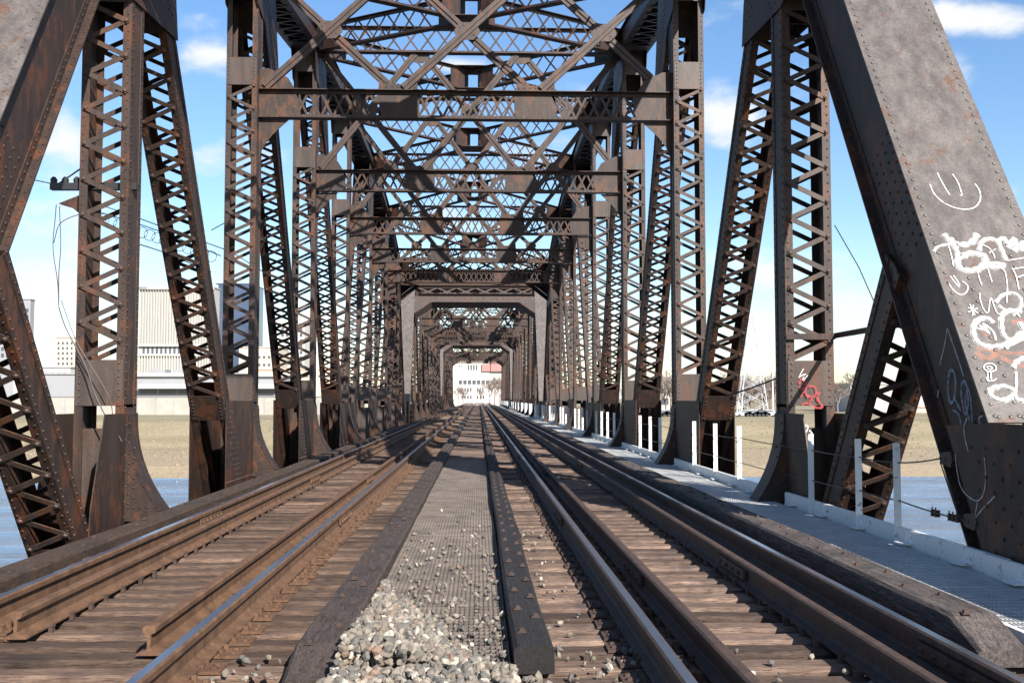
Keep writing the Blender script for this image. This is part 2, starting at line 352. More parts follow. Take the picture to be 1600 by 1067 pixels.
def build_span(name,detail):
    root=empty(name)
    zs=[P*i for i in range(9)]      # local y of the nodes
    def part(m,nm,mat,par=root,**k): return m.build(nm,mat,par,**k)
    def sub(la,ba,o,mt):
        for q in la: q.build('lacing_bars',M['lace'],o)
        for q in (ba if isinstance(ba,list) else [ba]):
            if q.n: q.build('batten_plate',M[mt],o)
    for sx in(-1,1):
        Xc=TR[sx]; inn=-sx
        for i in range(1,8):
            rv=detail and i<=4
            ma,la,ba=MB(),(MB(),MB()),([] if rv else MB())
            top=TOPZ[i]-.1
            if i in(1,7): section(ma,la,ba,Xc,(zs[i],ZB+.2),(zs[i],top),riv=rv,b0=.64,b1=2.3,t0=3.28,inner=inn,wx=.62,d=.5)
            else:
                section(ma,la,ba,Xc,(zs[i],ZB+.2),(zs[i],7.12),riv=rv,b0=.64,b1=.62,t0=3.28,inner=inn,wx=.62,d=.5)
                section(ma,la,ba,Xc,(zs[i],7.121),(zs[i],top),riv=rv,b0=0,b1=.9,inner=inn,wx=.62,d=.5,lc=0)
            # base of the post below the lacing, open on its faces
            section(ma,la,ba,Xc,(zs[i],ZB+.2),(zs[i],ZB+3.52),riv=0,b0=.3,b1=.0,inner=inn,wx=.62,d=.498,lc=0)
            po=part(ma,'vertical_post',M['steel_post']); sub(la,ba,po,'steel_gray')
            # curved bracket from the floor beam up the inner face
            km=MB(); xi=Xc+inn*.315; poly=[(xi,zs[i]-.01,-.18)]
            poly+=[(xi+inn*(.035+.44*((k/8)**2.2)),zs[i]-.01,-.22-1.25*k/8) for k in range(9)]
            poly+=[(xi+inn*.475,zs[i]-.01,-1.6),(xi,zs[i]-.01,-1.6)]
            km.prism([(p[0],zs[i]-.2,p[2]) for p in poly],.02,(0,1,0))
            km.prism([(p[0],zs[i]+.18,p[2]) for p in poly],.02,(0,1,0))
            for k in range(len(poly)-2):
                a,b=poly[k],poly[k+1]; km.bar((a[0],zs[i],a[2]),(b[0],zs[i],b[2]),(0,0,1) if abs(b[0]-a[0])>abs(b[2]-a[2]) else (1,0,0),.42,.014,ext=.006)
            if rv:
                for k in range(1,10): 
                    x=xi+inn*.07; km.rivet((x,zs[i]-.2,-.2-k*.13),(0,-1,0)); km.rivet((x+inn*.07,zs[i]-.2,-.2-k*.13-.06),(0,-1,0)) if k>2 else None
                for k in range(5): km.rivet((xi+inn*(.06+k*.085),zs[i]-.2,-1.42),(0,-1,0))
                for k in range(16): km.rivet((xi,zs[i]-.1,-.2-k*.085),(inn,0,0)); km.rivet((xi,zs[i]+.1,-.24-k*.085),(inn,0,0))
            part(km,'knee_bracket',M['steel'])
            # gusset plates joining post and diagonal to the bottom chord, either side of the members
            gm=MB()
            for s in(-1,1):
                x=Xc+s*.322; h=.0
                dn=-1 if i<=4 else 1
                if i==4: pts=[(-2.3,-3.7),(-2.4,-.15),(2.4,-.15),(2.3,-3.7)]
                elif i in(1,7): e=1 if i==7 else -1; pts=[(e*1.7,-3.7),(e*1.35,-1.3),(e*.95,-.2),(-e*.27,-.2),(-e*.27,-.6),(-e*.5,-1.5),(-e*.8,-3.7)]
                else:
                    pts=[(2.45*dn,-3.7),(2.5*dn,-.05),(.27*dn,-.05),(.26*dn,-.15),(-.27*dn,-.15),(-.27*dn,-.5),(-.5*dn,-1.4),(-.8*dn,-3.7)]
                gm.prism([(x,zs[i]+p,q) for p,q in pts],.014,(s,0,0))
                if rv and s==inn:
                    y0=min(p for p,_ in pts); 
                    for a in range(28):
                        for b in range(16):
                            yy=-2.4+a*.1; zz=-1.55+b*.1
                            tt=(zz+3.6)/1.4
                            if zz>-.2: continue
                            if i==1:
                                if abs(yy)<.24 and a%2==b%2: gm.rivet((x+s*.014,zs[i]+yy,zz),(s,0,0))
                            elif (-.24<yy<.24 and a%2==b%2) or (-.30<yy+tt<.30 and a%2==b%2) or b==0 or (b==14 and zz<-.1): gm.rivet((x+s*.014,zs[i]+yy,zz),(s,0,0))
            part(gm,'gusset_plate',M['steel'])
            dm=MB(); dm.box(Xc-.295,Xc+.295,zs[i]-.006,zs[i]+.006,-3.6,-.40); part(dm,'diaphragm_plate',M['steel_gray'])
            # top gussets
            tm=MB()
            for s in(-1,1):
                x=Xc+s*.330
                if i in(1,7):
                    e=1 if i==7 else -1
                    pts=[(-1.3,TOPZ[i]-1.5),(-1.05,TOPZ[i]-2.1),(-.3,TOPZ[i]-2.35),(1.75,TOPZ[i]-2.2),(1.62,TOPZ[i]-1.6),(1.2,TOPZ[i]-.4),(1.0,TOPZ[i]+.4),(-.5,TOPZ[i]+.2)]
                    pts=[(-e*a,b) for a,b in pts]
                elif i==4: pts=[(-.7,TOPZ[i]-.2),(-.34,TOPZ[i]-.95),(.34,TOPZ[i]-.95),(.7,TOPZ[i]-.2)]
                else: dd=1 if i<4 else -1; pts=[(dd*a,TOPZ[i]+b) for a,b in[(-.7,-.2),(-.34,-1.2),(.30,-1.35),(1.5,-2.95),(2.15,-2.85),(1.35,-.2)]]
                tm.prism([(x,zs[i]+p,q) for p,q in pts],.014,(s,0,0))
                if rv and s==inn:
                    for a in range(26):
                        for b in range(26):
                            yy=-.45+a*.1; zz=TOPZ[i]-2.8+b*.1; q=yy-(TOPZ[i]-zz)*.56
                            if zz<TOPZ[i]-.28 and a%2==b%2 and (((i in(2,3)) and -.1<q<.42) or (abs(yy)<.28 and zz>TOPZ[i]-(2.2 if i==1 else 1.0)) or (i==1 and abs(yy-(TOPZ[i]-zz)*.7)<.25 and zz>TOPZ[i]-2.0)): tm.rivet((x+s*.014,zs[i]+yy,zz),(s,0,0))
            part(tm,'gusset_plate',M['steel'])
        # main diagonals
        for (i,j) in((1,2),(2,3),(3,4),(5,4),(6,5),(7,6)):
            rv=detail and i<=3
            ma,la,ba=MB(),(MB(),MB()),([] if rv else MB())
            section(ma,la,ba,Xc,(zs[i],TOPZ[i]),(zs[j],ZB),riv=rv,b0=(1.9 if i in(1,7) else .9),b1=.57,t0=.7,t1=4.0,inner=inn,wx=.60,d=.44,pitch=.44)
            section(ma,la,ba,Xc,(zs[i],TOPZ[i]),(zs[j],ZB),riv=0,b0=0,b1=0,t0=math.hypot(P,TOPZ[i]-ZB)-4.05,t1=.5,inner=inn,wx=.60,d=.438,lc=0)
            o=part(ma,'diagonal_brace',M['steel']); sub(la,ba,o,'steel')
        # sub struts in the end panels: foot of the first post up to the middle of the end post
        for (yb,ye) in((zs[1],zs[0]),(zs[7],zs[8])):
            rv=detail and yb<zs[3]
            ma,la,ba=MB(),(MB(),MB()),([] if rv else MB()); ym=yb+(ye-yb)*.515; zm=1.62
            section(ma,la,ba,Xc,(ym,zm),(yb,ZB),riv=rv,b0=.1,b1=.55,t0=.35,t1=1.95,inner=inn,wx=.56,d=.42,pitch=.44)
            section(ma,la,ba,Xc,(ym,zm),(yb,ZB),riv=0,b0=0,b1=0,t0=math.hypot(P*.515,zm-ZB)-2.0,t1=.4,inner=inn,wx=.56,d=.418,lc=0)
            o=part(ma,'sub_strut',M['steel']); sub(la,ba,o,'steel')
        # end posts
        for (y0,y1) in((zs[0],zs[1]),(zs[8],zs[7])):
            rv=detail and y0<1
            ma=MB(); Xe=EPX[sx]; yo=y0+(.34 if y1>y0 else -.34); a=np.array((Xe,yo,ZB)); b=np.array((Xe,y1,TOPZ[1])); t=b-a; l=np.linalg.norm(t); t/=l; n=np.cross(X3,t)
            if n[2]<0: n=-n     # outer/upper normal
            c=(a+b)/2; d=.92; wx=.76
            for s in(-1,1):
                ma.obox(c+X3*s*(wx/2-.01),X3*.01,t*l/2,n*(d/2-.001))
                ma.obox(c+X3*s*(wx/2+.055)-n*(d/2-.01),X3*.055,t*l/2,n*.01)          # outstanding lower flange
                ma.obox(c+X3*s*(wx/2+.007)-n*(d/2-.075),X3*.007,t*(l/2-.003),n*.055)
                ma.obox(c+X3*s*(wx/2+.007)+n*(d/2-.085),X3*.007,t*(l/2-.003),n*.065)
                ma.obox(c+X3*s*(wx/2+.05)+n*(d/2-.01),X3*.05,t*l/2,n*.009)
                if rv and s==inn:
                    for e in(-(d/2-.075),d/2-.085): ma.rivets(a+X3*s*(wx/2+.014)+n*e,b+X3*s*(wx/2+.014)+n*e,X3*s,.12,.019)
                    ma.rivets(a+X3*s*(wx/2+.075)-n*(d/2-.02),b+X3*s*(wx/2+.075)-n*(d/2-.02),n,.12,.017)
                    for e in(-.22,-.08,.08,.22):     # riveted joint at the mid-point where the sub strut meets, and at the foot
                        ma.rivets(a+t*(l*.5-.7)+X3*s*(wx/2)+n*e,a+t*(l*.5+.7)+X3*s*(wx/2)+n*e,X3*s,.13,.018)
                        ma.rivets(a+t*(2.1)+X3*s*(wx/2)+n*e,a+t*(4.0)+X3*s*(wx/2)+n*e,X3*s,.15,.018)
            o=part(ma,'end_post',M['steel'])
            dr=1 if y1>y0 else -1; fg=MB()
            for s in(-1,1):
                xg=Xe+s*(wx/2+.113); fg.prism([(xg,y0+dr*p,q) for p,q in[(-1.25,-3.8),(-1.25,-.20),(1.9,-.20),(2.72,-.24),(2.15,-1.2),(1.3,-2.4),(1.3,-3.8)]],.014,(s,0,0))
                if rv and s==inn:
                    for aa in range(28):
                        for bb in range(14):
                            if (aa+bb)%2==0 and aa*.125-1.1<2.5+(-.4+-1.9+.4+bb*.115+.24)*.6: fg.rivet((xg+s*.014,y0-1.1+aa*.125,-1.9+bb*.115),(s,0,0),.019)
            part(fg,'gusset_plate',M['steel'])
            cv=MB(); e0=3.75; c0=a+t*e0; c1=b+t*.25; cc=(c0+c1)/2; cl=np.linalg.norm(c1-c0)
            hw=COVER/2; cv.obox(cc+n*(d/2+.009),X3*hw,t*cl/2,n*.009)
            if rv:
                for s in(-1,1): 
                    cv.rivets(c0+X3*s*(hw-.07)+n*(d/2+.018)+t*.06,c1+X3*s*(hw-.07)+n*(d/2+.018),n,.115,.020)
                    cv.rivets(c0+X3*s*(hw-.27)+n*(d/2+.018)+t*.06,c0+t*1.9+X3*s*(hw-.27)+n*(d/2+.018),n,.125,.020)
                cv.rivets(c0+X3*-(hw-.1)+n*(d/2+.018)+t*.05,c0+X3*(hw-.1)+n*(d/2+.018)+t*.05,n,.09,.020)
            co=part(cv,'cover_plate',M['steel_cover'],o)
            if rv: COVERS[sx]=(c0+n*(d/2+.018),n,co,o,Xe+inn*(wx/2))
            la=MB(); k=int(l/.35); sg=1
            for i in range(k):
                u=a+t*(i*l/k)-X3*.3*sg-n*(d/2+.007+(.013 if i%2 else 0)); v=a+t*((i+1)*l/k)+X3*.3*sg-n*(d/2+.007+(.013 if i%2 else 0)); la.bar(u,v,n,.07,.012); sg=-sg
            part(la,'lacing_bars',M['lace'],o)
        # top chord
        for i in range(1,7):
            a=np.array((Xc,zs[i],TOPZ[i])); b=np.array((Xc,zs[i+1],TOPZ[i+1])); t=b-a; l=np.linalg.norm(t); t/=l; n=np.cross(X3,t); n=n if n[2]>0 else -n; c=(a+b)/2
            m=MB(); wx=.68; d=.58
            for s in(-1,1):
                m.obox(c+X3*s*(wx/2-.01),X3*.01,t*l/2,n*(d/2-.001)); m.obox(c+X3*s*(wx/2+.045)-n*(d/2-.01),X3*.045,t*l/2,n*.01)
                m.obox(c+X3*s*(wx/2-.06)-n*(d/2-.01),X3*.04,t*l/2,n*.009)
                if detail: m.rivets(a+X3*s*(wx/2)-n*(d/2-.07),b+X3*s*(wx/2)-n*(d/2-.07),X3*s,.16,.018)
            m.obox(c+n*(d/2+.008),X3*.42,t*l/2,n*.008)
            o=part(m,'top_chord',M['steel'])
            la=MB(); k=int(l/.32); sg=1
            for j in range(k): la.bar(a+t*(j*l/k)-X3*.31*sg-n*(d/2+.006+(.012 if j%2 else 0)),a+t*((j+1)*l/k)+X3*.31*sg-n*(d/2+.006+(.012 if j%2 else 0)),n,.075,.011); sg=-sg
            la.obox(a+t*.9-n*(d/2+.03),X3*.33,t*.35,n*.008); la.obox(b-t*.9-n*(d/2+.03),X3*.33,t*.35,n*.008)
            part(la,'lacing_bars',M['lace'],o)
        # bottom chord
        m=MB()
        for s in(-1,1): 
            m.box(Xc+s*.25-.015,Xc+s*.25+.015,0,8*P,ZB-.3,ZB+.3); m.box(Xc+s*.25-.06,Xc+s*.25+.06,0,8*P,ZB+.301,ZB+.32); m.box(Xc+s*.25-.06,Xc+s*.25+.06,0,8*P,ZB-.32,ZB-.301)
        part(m,'bottom_chord',M['steel'])
        # thin angle joining first post and sub strut
        m=MB()
        for q in (zs[1]-.27,): 
            m.box(Xc-.33,Xc+.33,q-.03,q-.018,.78,.86); m.box(Xc-sx*.0-.02,Xc+.02,zs[1]-3.2,zs[1]-.3,.79,.86) if False else None
        m.box(Xc+sx*.33,Xc+sx*.36,zs[1]-2.6,zs[1]+.3,.80,.87)
        if sx>0: part(m,'tie_angle',M['steel'])
    XL=TR[-1]; XR=TR[1]
    xa=XL+.315; xb=XR-.315; WI=xb-xa
    for i in range(1,8):
        y=zs[i]; rv=detail and i<=4
        # floor beam with flanges
        m=MB(); m.box(XL,XR,y-.01,y+.01,-3.35,-1.95)
        for z in(-3.35,-1.95): m.box(XL,XR,y-.17,y+.17,z-.012,z+.012)
        part(m,'floor_beam',M['steel'])
        # top strut at chord level
        m=MB(); zt=TOPZ[i]-.33
        lattice(m,(xa-.05,y,zt),(xb+.05,y,zt),Z3,.74 if 2<i<6 else .74,.26,18,.05,((0,.06),(.94,1)),riv=0)
        part(m,'top_strut',M['steel'])
        if i in(1,7): continue
        m=MB(); lattice(m,(xa,y,5.89),(xb,y,5.89),Z3,.60,.24,34,.05,((0,.094),(.288,.385),(.615,.715),(.906,1)),riv=rv)
        for s in(-1,1):   # curved knee gusset below the strut ends
            x0=xa if s<0 else xb; dx=-s
            pts=[(0,5.85),(.62,5.85)]+[(.62*(1-k/8)**1.8+.02,5.85-.85*(k/8)) for k in range(1,9)]+[(0,4.9)]
            m.prism([(x0+dx*p,y-.007,q) for p,q in pts],.014,(0,1,0))
            m.prism([(x0+dx*p,y-.009,q) for p,q in[(0,6.5),(.75,6.5),(.6,6.75),(.2,6.95),(0,6.95)]],.018,(0,1,0))
        for fx in(1/3,2/3):
            xg=xa+WI*fx; m.prism([(xg+p,y-.010,q) for p,q in[(-.42,6.5),(.42,6.5),(.40,6.74),(.24,6.64),(-.24,6.64),(-.40,6.74)]],.02,(0,1,0))
            if rv:
                for a in range(7): m.rivet((xg-.36+a*.12,y-.010,6.58),(0,-1,0),.018); m.rivet((xg-.33+a*.11,y-.01,6.64+.07*abs(a-3)/3),(0,-1,0),.018)
        part(m,'sway_strut',M['steel_post'])
        m=MB(); z0=6.55; z1=TOPZ[i]-.36
        for k in range(3):
            xl=xa+WI*k/3+.12; xr=xa+WI*(k+1)/3-.12
            chan(m,(xl,y-.05,z0),(xr,y-.05,z1),(0,-1,0)); chan(m,(xl,y+.06,z1),(xr,y+.06,z0),(0,-1,0))
            xm=(xl+xr)/2; zm=(z0+z1)/2
            gq=[(-.27,.02),(-.16,.19),(.16,.19),(.27,.02),(.27,-.05),(.14,-.19),(-.14,-.19),(-.27,-.05)]
            m.prism([(xm+p,y-.030,zm+q) for p,q in gq],.014,(0,1,0))
            if rv:
                for p,q in[(-.15,.08),(-.08,.13),(.08,.13),(.15,.08),(-.15,-.08),(.15,-.08)]: m.rivet((xm+p,y-.03,zm+q),(0,-1,0),.02)
        for fx in(1/3,2/3):
            xg=xa+WI*fx; m.prism([(xg+p,y-.010,q) for p,q in[(-.30,z1+.02),(.30,z1+.02),(.26,z1-.18),(.1,z1-.26),(-.1,z1-.26),(-.26,z1-.18)]],.02,(0,1,0))
        part(m,'sway_cross_brace',M['lace'])
    # top laterals (crossed lattice girders between nodes)
    for i in range(1,7):
        m=MB(); za,zb=TOPZ[i]-.38,TOPZ[i+1]-.38; ya,yb=zs[i]+.2,zs[i+1]-.2; ym=(ya+yb)/2; zmid=(za+zb)/2
        lattice(m,(xa,ya,za),(xb,yb,zb),Z3,.70,.22,20,.05,((0,.08),(.425,.475),(.525,.575),(.92,1)))
        for (A,B) in(((xb,ya,za),((xa+xb)/2+.1,ym-.09,zmid)),(((xa+xb)/2-.1,ym+.09,zmid),(xa,yb,zb))): lattice(m,A,B,Z3,.70,.22,10,.05,((0,.16),(.86,.95)))
        m.obox(((xa+xb)/2,ym,zmid+.715),X3*.5,Y3*.5,Z3*.007); m.obox(((xa+xb)/2,ym,zmid-.015),X3*.5,Y3*.5,Z3*.007)
        part(m,'lateral_brace',M['steel'])
    # portals lying in the plane of the end posts
    for (y0,y1) in((zs[0],zs[1]),(zs[8],zs[7])):
        a=np.array((0,y0+(.34 if y1>y0 else -.34),ZB)); b=np.array((0,y1,TOPZ[1])); t=b-a; l=np.linalg.norm(t); t/=l; n=np.cross(X3,t); n=n if n[2]>0 else -n
        m=MB(); e0=b-t*1.05+n*.42; fl=xa-.12; fr=xb+.12
        m.obox(e0+X3*(fl+fr)/2+t*.27,X3*(fr-fl)/2,t*.27,n*.012)              # solid lower plate
        m.obox(e0+X3*(fl+fr)/2-n*.34,X3*(fr-fl)/2,t*.012,n*.36)               # wide bottom flange
        for s in(-1,1):
            x0=(xa+.02) if s<0 else (xb-.02); dx=-s
            m.prism([e0+X3*(x0+dx*p)+t*q+n*.014 for p,q in[(-.1,.5),(1.5,.5),(1.15,.0),(.0,-1.0),(-.1,-1.0)]],.012,n)
            A=e0+X3*(x0+dx*1.2); B=e0+X3*(x0+dx*-.02)-t*1.05
            m.bar(A-n*.34,B-n*.34,np.cross((B-A)/np.linalg.norm(B-A),n),.72,.016)
        lattice(m,e0+X3*(fl+.3)+t*.60,e0+X3*(fr-.3)+t*.60,t,.75,.5,6,.12,())
        m.obox(e0+X3*(fl+fr)/2+t*1.42-n*.3,X3*(fr-fl)/2,t*.012,n*.34)
        part(m,'portal_frame',M['steel_gray'])
    m=MB()
    for x in(-3.07,-1.55,.95,2.46):
        m.box(x-.012,x+.012,0,8*P,-2.6,-1.75)
        for z in(-2.6,-1.75): m.box(x-.13,x+.13,0,8*P,z-.014,z+.014)
    part(m,'stringers',M['steel'])
    return root
COVERS={}; COVER=1.0
s1=build_span('truss_span',True); s1.location=(0,6.15,0)
tag(s1,'nearest rusted through-truss span, its near end posts filling both sides of the view','bridge span','truss spans of the railway bridge')
s2=build_span('truss_span',False); s2.location=(0,6.15+61.75,0)
tag(s2,'middle rusty truss span, its pale portal framed inside the nearest span','bridge span','truss spans of the railway bridge')
km=kidmap(); s3=copy_tree(s2,None,km); s3.location=(0,6.15+123.5,0)
tag(s3,'farthest truss span, ending at the bright opening with the pale building','bridge span','truss spans of the railway bridge')
# piers and abutment
for k,y in enumerate((67.6,129.35)):
    m=MB(); 
    for (z0,z1,h,w) in((-14.5,-5.3,.9,6.6),(-5.3,-4.5,1.15,7.0),(-4.5,-4.0,.95,6.7)):
        m.prism([(-.2-w,y,z0),(-.2-w+.8,y-h,z0),(-.2+w-.8,y-h,z0),(-.2+w,y,z0),(-.2+w-.8,y+h,z0),(-.2-w+.8,y+h,z0)],z1-z0-.001,(0,0,1))
    o=m.build('bridge_pier',M['concrete']); tag(o,('concrete river pier under the joint of the nearest and middle spans','concrete river pier under the joint of the middle and farthest spans')[k],'pier','concrete bridge piers')
m=MB(); m.box(-7,6.6,4.0,5.05,-9,-1.86); m.box(-7,6.6,5.05,6.9,-9,-4.3); o=m.build('abutment',M['concrete']); tag(o,'concrete abutment under the near end of the bridge','abutment')
# ================================================================== TRACK
def railmesh(x,y0,y1,head=1,h=.18,flare=0):
    pr=[(-.070,0),(.070,0),(.070,.012),(.022,.030),(.010,.045),(.010,.125),(.036,.138),(.037,.168),(.024,.178),(-.024,.178),(-.037,.168),(-.036,.138),(-.010,.125),(-.010,.045),(-.022,.030),(-.070,.012)]
    m=MB(); k=len(pr); z0=-1.45
    ys=[y0,y1]; 
    vs=[(x(y)+px*1.0,y,z0+pz*h/.178) for y in ys for px,pz in pr]
    for i in range(k):
        top=(i in(8,)) or (i in (7,9) and head)
        m.add([vs[i],vs[(i+1)%k],vs[k+(i+1)%k],vs[k+i]],[(0,1,2,3)],1 if (i==8 and head) else 0)
    m.add(vs[:k],[tuple(range(k))]); m.add(vs[k:],[tuple(range(k))[::-1]])
    return m
RAILX=[-3.08,-1.555,.955,2.455]
rl=['polished outer running rail of the left track, beside the left curb timber','polished inner running rail of the left track, nearer the gravel',
    'inner running rail of the right track, its shadow falling on the tie plates','outer running rail of the right track, beside the walkway curb timber']
for x,l in zip(RAILX,rl):
    m=railmesh((lambda y,x=x:x),-2,260); o=m.build('running_rail',[M['rail_lit' if x<0 else 'rail'],M['railhead']]); tag(o,l,'rail','running rails')
    # far approach rails continue; joints
    for j,yy in enumerate((5.2 if x>2 else 11.9,23.8,35.7,47.6,59.5)):
        jm=MB()
        for s in(-1,1):
            jm.obox((x+s*.030,yy,-1.365),X3*.012,Y3*.45,Z3*.036)
            for q in range(6): jm.rivet((x+s*.042,yy-.38+q*.152,-1.365),(s,0,0),.018,.02)
        jm.build('joint_bar',M['rail_lit' if x<0 else 'rail'],o)
# guard rails
G=[(-2.79,6.35,'left guard rail inside the left track, its cut end lying on the ties'),(-1.86,5.93,'right guard rail inside the left track, its cut end beside the polished rail'),
   (1.26,-2,'left guard rail inside the right track, with a bolted joint'),(2.10,-2,'right guard rail inside the right track, with a bent joint')]
for x,y0,l in G:
    m=railmesh((lambda y,x=x:x),y0,188,0,.165); o=m.build('guard_rail',M['rail_lit' if x<0 else 'rail']); tag(o,l,'rail','guard rails')
    for yy in((17.5,26.) if x<0 else ((8.2,19.) if x<2 else (8.4,21))):
        jm=MB()
        for s in(-1,1):
            jm.obox((x+s*.032,yy,-1.37),X3*.014,Y3*.42,Z3*.04)
            for q in range(4): jm.rivet((x+s*.046,yy-.3+q*.2,-1.37),(s,0,0),.02,.025)
        jm.build('joint_bar',M['rail_lit' if x<0 else 'rail'],o)
# ties: two rows, every tie its own object with two plates
def tieset(x0,x1,rails,guards,label,n,first,jit):
    TW=.195; protos=[]
    for v in range(4):
        m=MB(); r=random.Random(v*7+int(x0*10)); e0=x0+r.uniform(-.04,.04); e1=x1+r.uniform(-.04,.04); b=.012
        xs=[e0+(e1-e0)*k/14 for k in range(15)]; b=.022; prof=[(-TW/2,-.25),(TW/2,-.25),(TW/2,-b),(TW/2-b,0),(-TW/2+b,0),(-TW/2,-b)]; vs=[]
        for x in xs: vs+=[(x,p+r.uniform(-.004,.004),q+r.uniform(-.004,.003)) for p,q in prof]
        fs=[(i*6+j,i*6+(j+1)%6,(i+1)*6+(j+1)%6,(i+1)*6+j) for i in range(14) for j in range(6)]+[tuple(range(6))[::-1],tuple(range(84,90))]
        fs=[f[::-1] for f in fs]
        m.add(vs,fs); 
        c0=m.build('tie_plate_tmp',M['tie_rusty' if x0<-2 else 'tie']); protos.append(c0.data); D.objects.remove(c0)
    pm=[]
    for rx in rails:
        m=MB(); m.box(rx-.19,rx+.19,-.09,.09,.001,.018)
        for s in(-1,1):
            m.box(rx+s*.078-.01,rx+s*.078+.01,-.088,.088,.018,.028)
            for q in(-.055,.055):
                m.box(rx+s*.085-.013,rx+s*.085+.013,q-.012,q+.012,.018,.048); m.box(rx+s*.15-.013,rx+s*.15+.013,q*.7-.012,q*.7+.012,.018,.033)
        c0=m.build('t',M['rail_lit' if rx<0 else 'rail']); pm.append(c0.data); D.objects.remove(c0)
    gmm=[]
    for gx in guards:
        for s in(-1,1):
            m=MB(); m.box(gx+s*.085-.013,gx+s*.085+.013,-.02,.02,.0,.04); m.box(gx+s*.085-.017,gx+s*.085+.017,-.024,.024,.04,.048)
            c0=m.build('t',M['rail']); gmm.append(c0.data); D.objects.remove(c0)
    y=first
    for i in range(n):
        o=D.objects.new('cross_tie',protos[random.randrange(4)]); COL.objects.link(o)
        o.location=(random.uniform(-.02,.02),y+random.uniform(-jit,jit),DK-.004+random.uniform(-.012,.004)); o.rotation_euler=(0,0,random.uniform(-.006,.006))
        yy=y; side='left' if x0<0 and x1<0.3 else 'right'
        if i<12: lb='%s tie under the %s track, %s in from the photographer'%('weathered brown wooden',side,['nearest','second','third','fourth','fifth','sixth','seventh','eighth','ninth','tenth','eleventh','twelfth'][i])
        else: lb='weathered wooden tie in the long row under the %s track'%side
        tag(o,lb,'railway tie',label)
        for q in pm:
            c=D.objects.new('tie_plate',q); COL.objects.link(c); c.parent=o
        if (y>6.4 or x0>-.5) and y<26:
            for q in gmm:
                c=D.objects.new('spike',q); COL.objects.link(c); c.parent=o
        y+=.3335
    return y
ya=tieset(-4.0,-.70,RAILX[:2],[-2.79,-1.86],'ties of the left track',150,4.35,.006)
yb=tieset(.02,3.2,RAILX[2:],[1.26,2.10],'ties of the right track',150,4.42,.006)
for (x0,x1,ys,l) in((-4.,-.7,ya,'left'),(.02,3.2,yb,'right')):
    m=MB(); y=ys
    while y<260: m.box(x0,x1,y-.1,y+.1,DK-.25,DK-.003); y+=.3335
    o=m.build('distant_ties',M['tie']); tag(o,'distant wooden ties of the %s track merging toward the far end'%l,'railway ties',kind='stuff')
# timbers
def timber(x0,x1,y0,y1,zt,h,mat,label,bolts,chamf=0,seg=1.2):
    o=empty('guard_timber',(0,0,0)); tag(o,label,'timber','guard timbers along the tracks')
    m=MB(); n=max(2,int((y1-y0)/seg)); r=random.Random(int(x0*100)); vs=[]
    c=.02; w=x1-x0; prof=[(x0,zt-h),(x1,zt-h),(x1,zt-c),(x1-c,zt),(x0+c,zt),(x0,zt-c)]
    for i in range(n+1):
        y=y0+(y1-y0)*i/n; dx=r.uniform(-.010,.010); dz=r.uniform(-.010,.006)
        vs+=[(a+dx+r.uniform(-.004,.004),y,b+(dz if b>zt-h+.01 else 0)-(chamf if i==0 and b>zt-h+.01 else 0)) for a,b in prof]
    if chamf: 
        ex=[(a,y0+.25+chamf,b) for a,b in prof]; vs=vs[:6]+ex+vs[6:]; n+=1
    fs=[(i*6+j,i*6+(j+1)%6,(i+1)*6+(j+1)%6,(i+1)*6+j) for i in range(n) for j in range(6)]+[tuple(range(6))[::-1],tuple(range(n*6,n*6+6))]
    m.add(vs,[f for f in fs]); t=m.build('timber_beam',mat,o)
    m.m=[0]*len(m.m); D.objects.remove(t); bm=m; y=y0+.35; k=0
    while y<min(y1,45):
        xx=(x0+x1)/2+(.05 if k%2 else -.05)
        bm.box(xx-.026,xx+.026,y-.026,y+.026,zt+.0,zt+.006,1); bm.box(xx-.013,xx+.013,y-.013,y+.013,zt+.006,zt+.022,1); y+=bolts*(.7 if k%2 else 1.2); k+=1
    m.build('timber_beam',[mat,M['rail']],o)
    return o
timber(-1.00,-.735,5.35,190,-1.335,.14,M['timber'],'grey-brown split timber along the left edge of the gravel and centre grating',.35,.10)
timber(.19,.405,5.55,190,-1.325,.145,M['timber_dark'],'black tarred timber along the right edge of the centre grating',.33)
timber(-3.92,-3.62,4.0,190,-1.385,.2,M['timber_brown'],'brown curb timber outside the left track, next to the river',.8)
timber(2.74,3.03,5.6,190,-1.25,.22,M['timber_grey'],'weathered curb timber with bolts between right track and walkway',.45,.12)
# centre grating panels
def gratepanel(L_,x0,x1,dx,dy,th,mat,nm='grating_bars'):
    m=MB(); n=int((x1-x0)/dx)
    for i in range(n+1): m.box(x0+i*(x1-x0)/n-th/2,x0+i*(x1-x0)/n+th/2,0,L_,-.030,0)
    k=int(L_/dy)
    for j in range(k+1): m.box(x0,x1,j*(L_-.02)/k+.001,j*(L_-.02)/k+.001+th*2.2,-.016,-.001)
    return m.build(nm,mat)
gp=gratepanel(1.82,-.725,.17,.031,.088,.0065,M['grate'],'centre_grating')
names=['nearest','second','third','fourth','fifth','sixth','seventh','eighth','ninth','tenth']
gl=[gp]; gp.location=(0,5.25,-1.42)
for k in range(1,10):
    c=gp.copy(); COL.objects.link(c); c.location=(0,5.25+k*1.84,-1.42+random.uniform(-.006,.006)); c.rotation_euler=(random.uniform(-.002,.002),0,random.uniform(-.003,.003)); gl.append(c)
for k,c in enumerate(gl): tag(c,'rusty steel grating panel between the tracks, %s along the row'%names[k],'grating','centre grating panels')
pk=MB(); pk.box(-.72,.165,0,1.18,-.04,0); pk0=pk.build('deck_board',M['tie']); pk0.location=(0,23.75,-1.42); tag(pk0,'brown deck board between the tracks, first beyond the grating','deck board','deck boards beyond the grating')
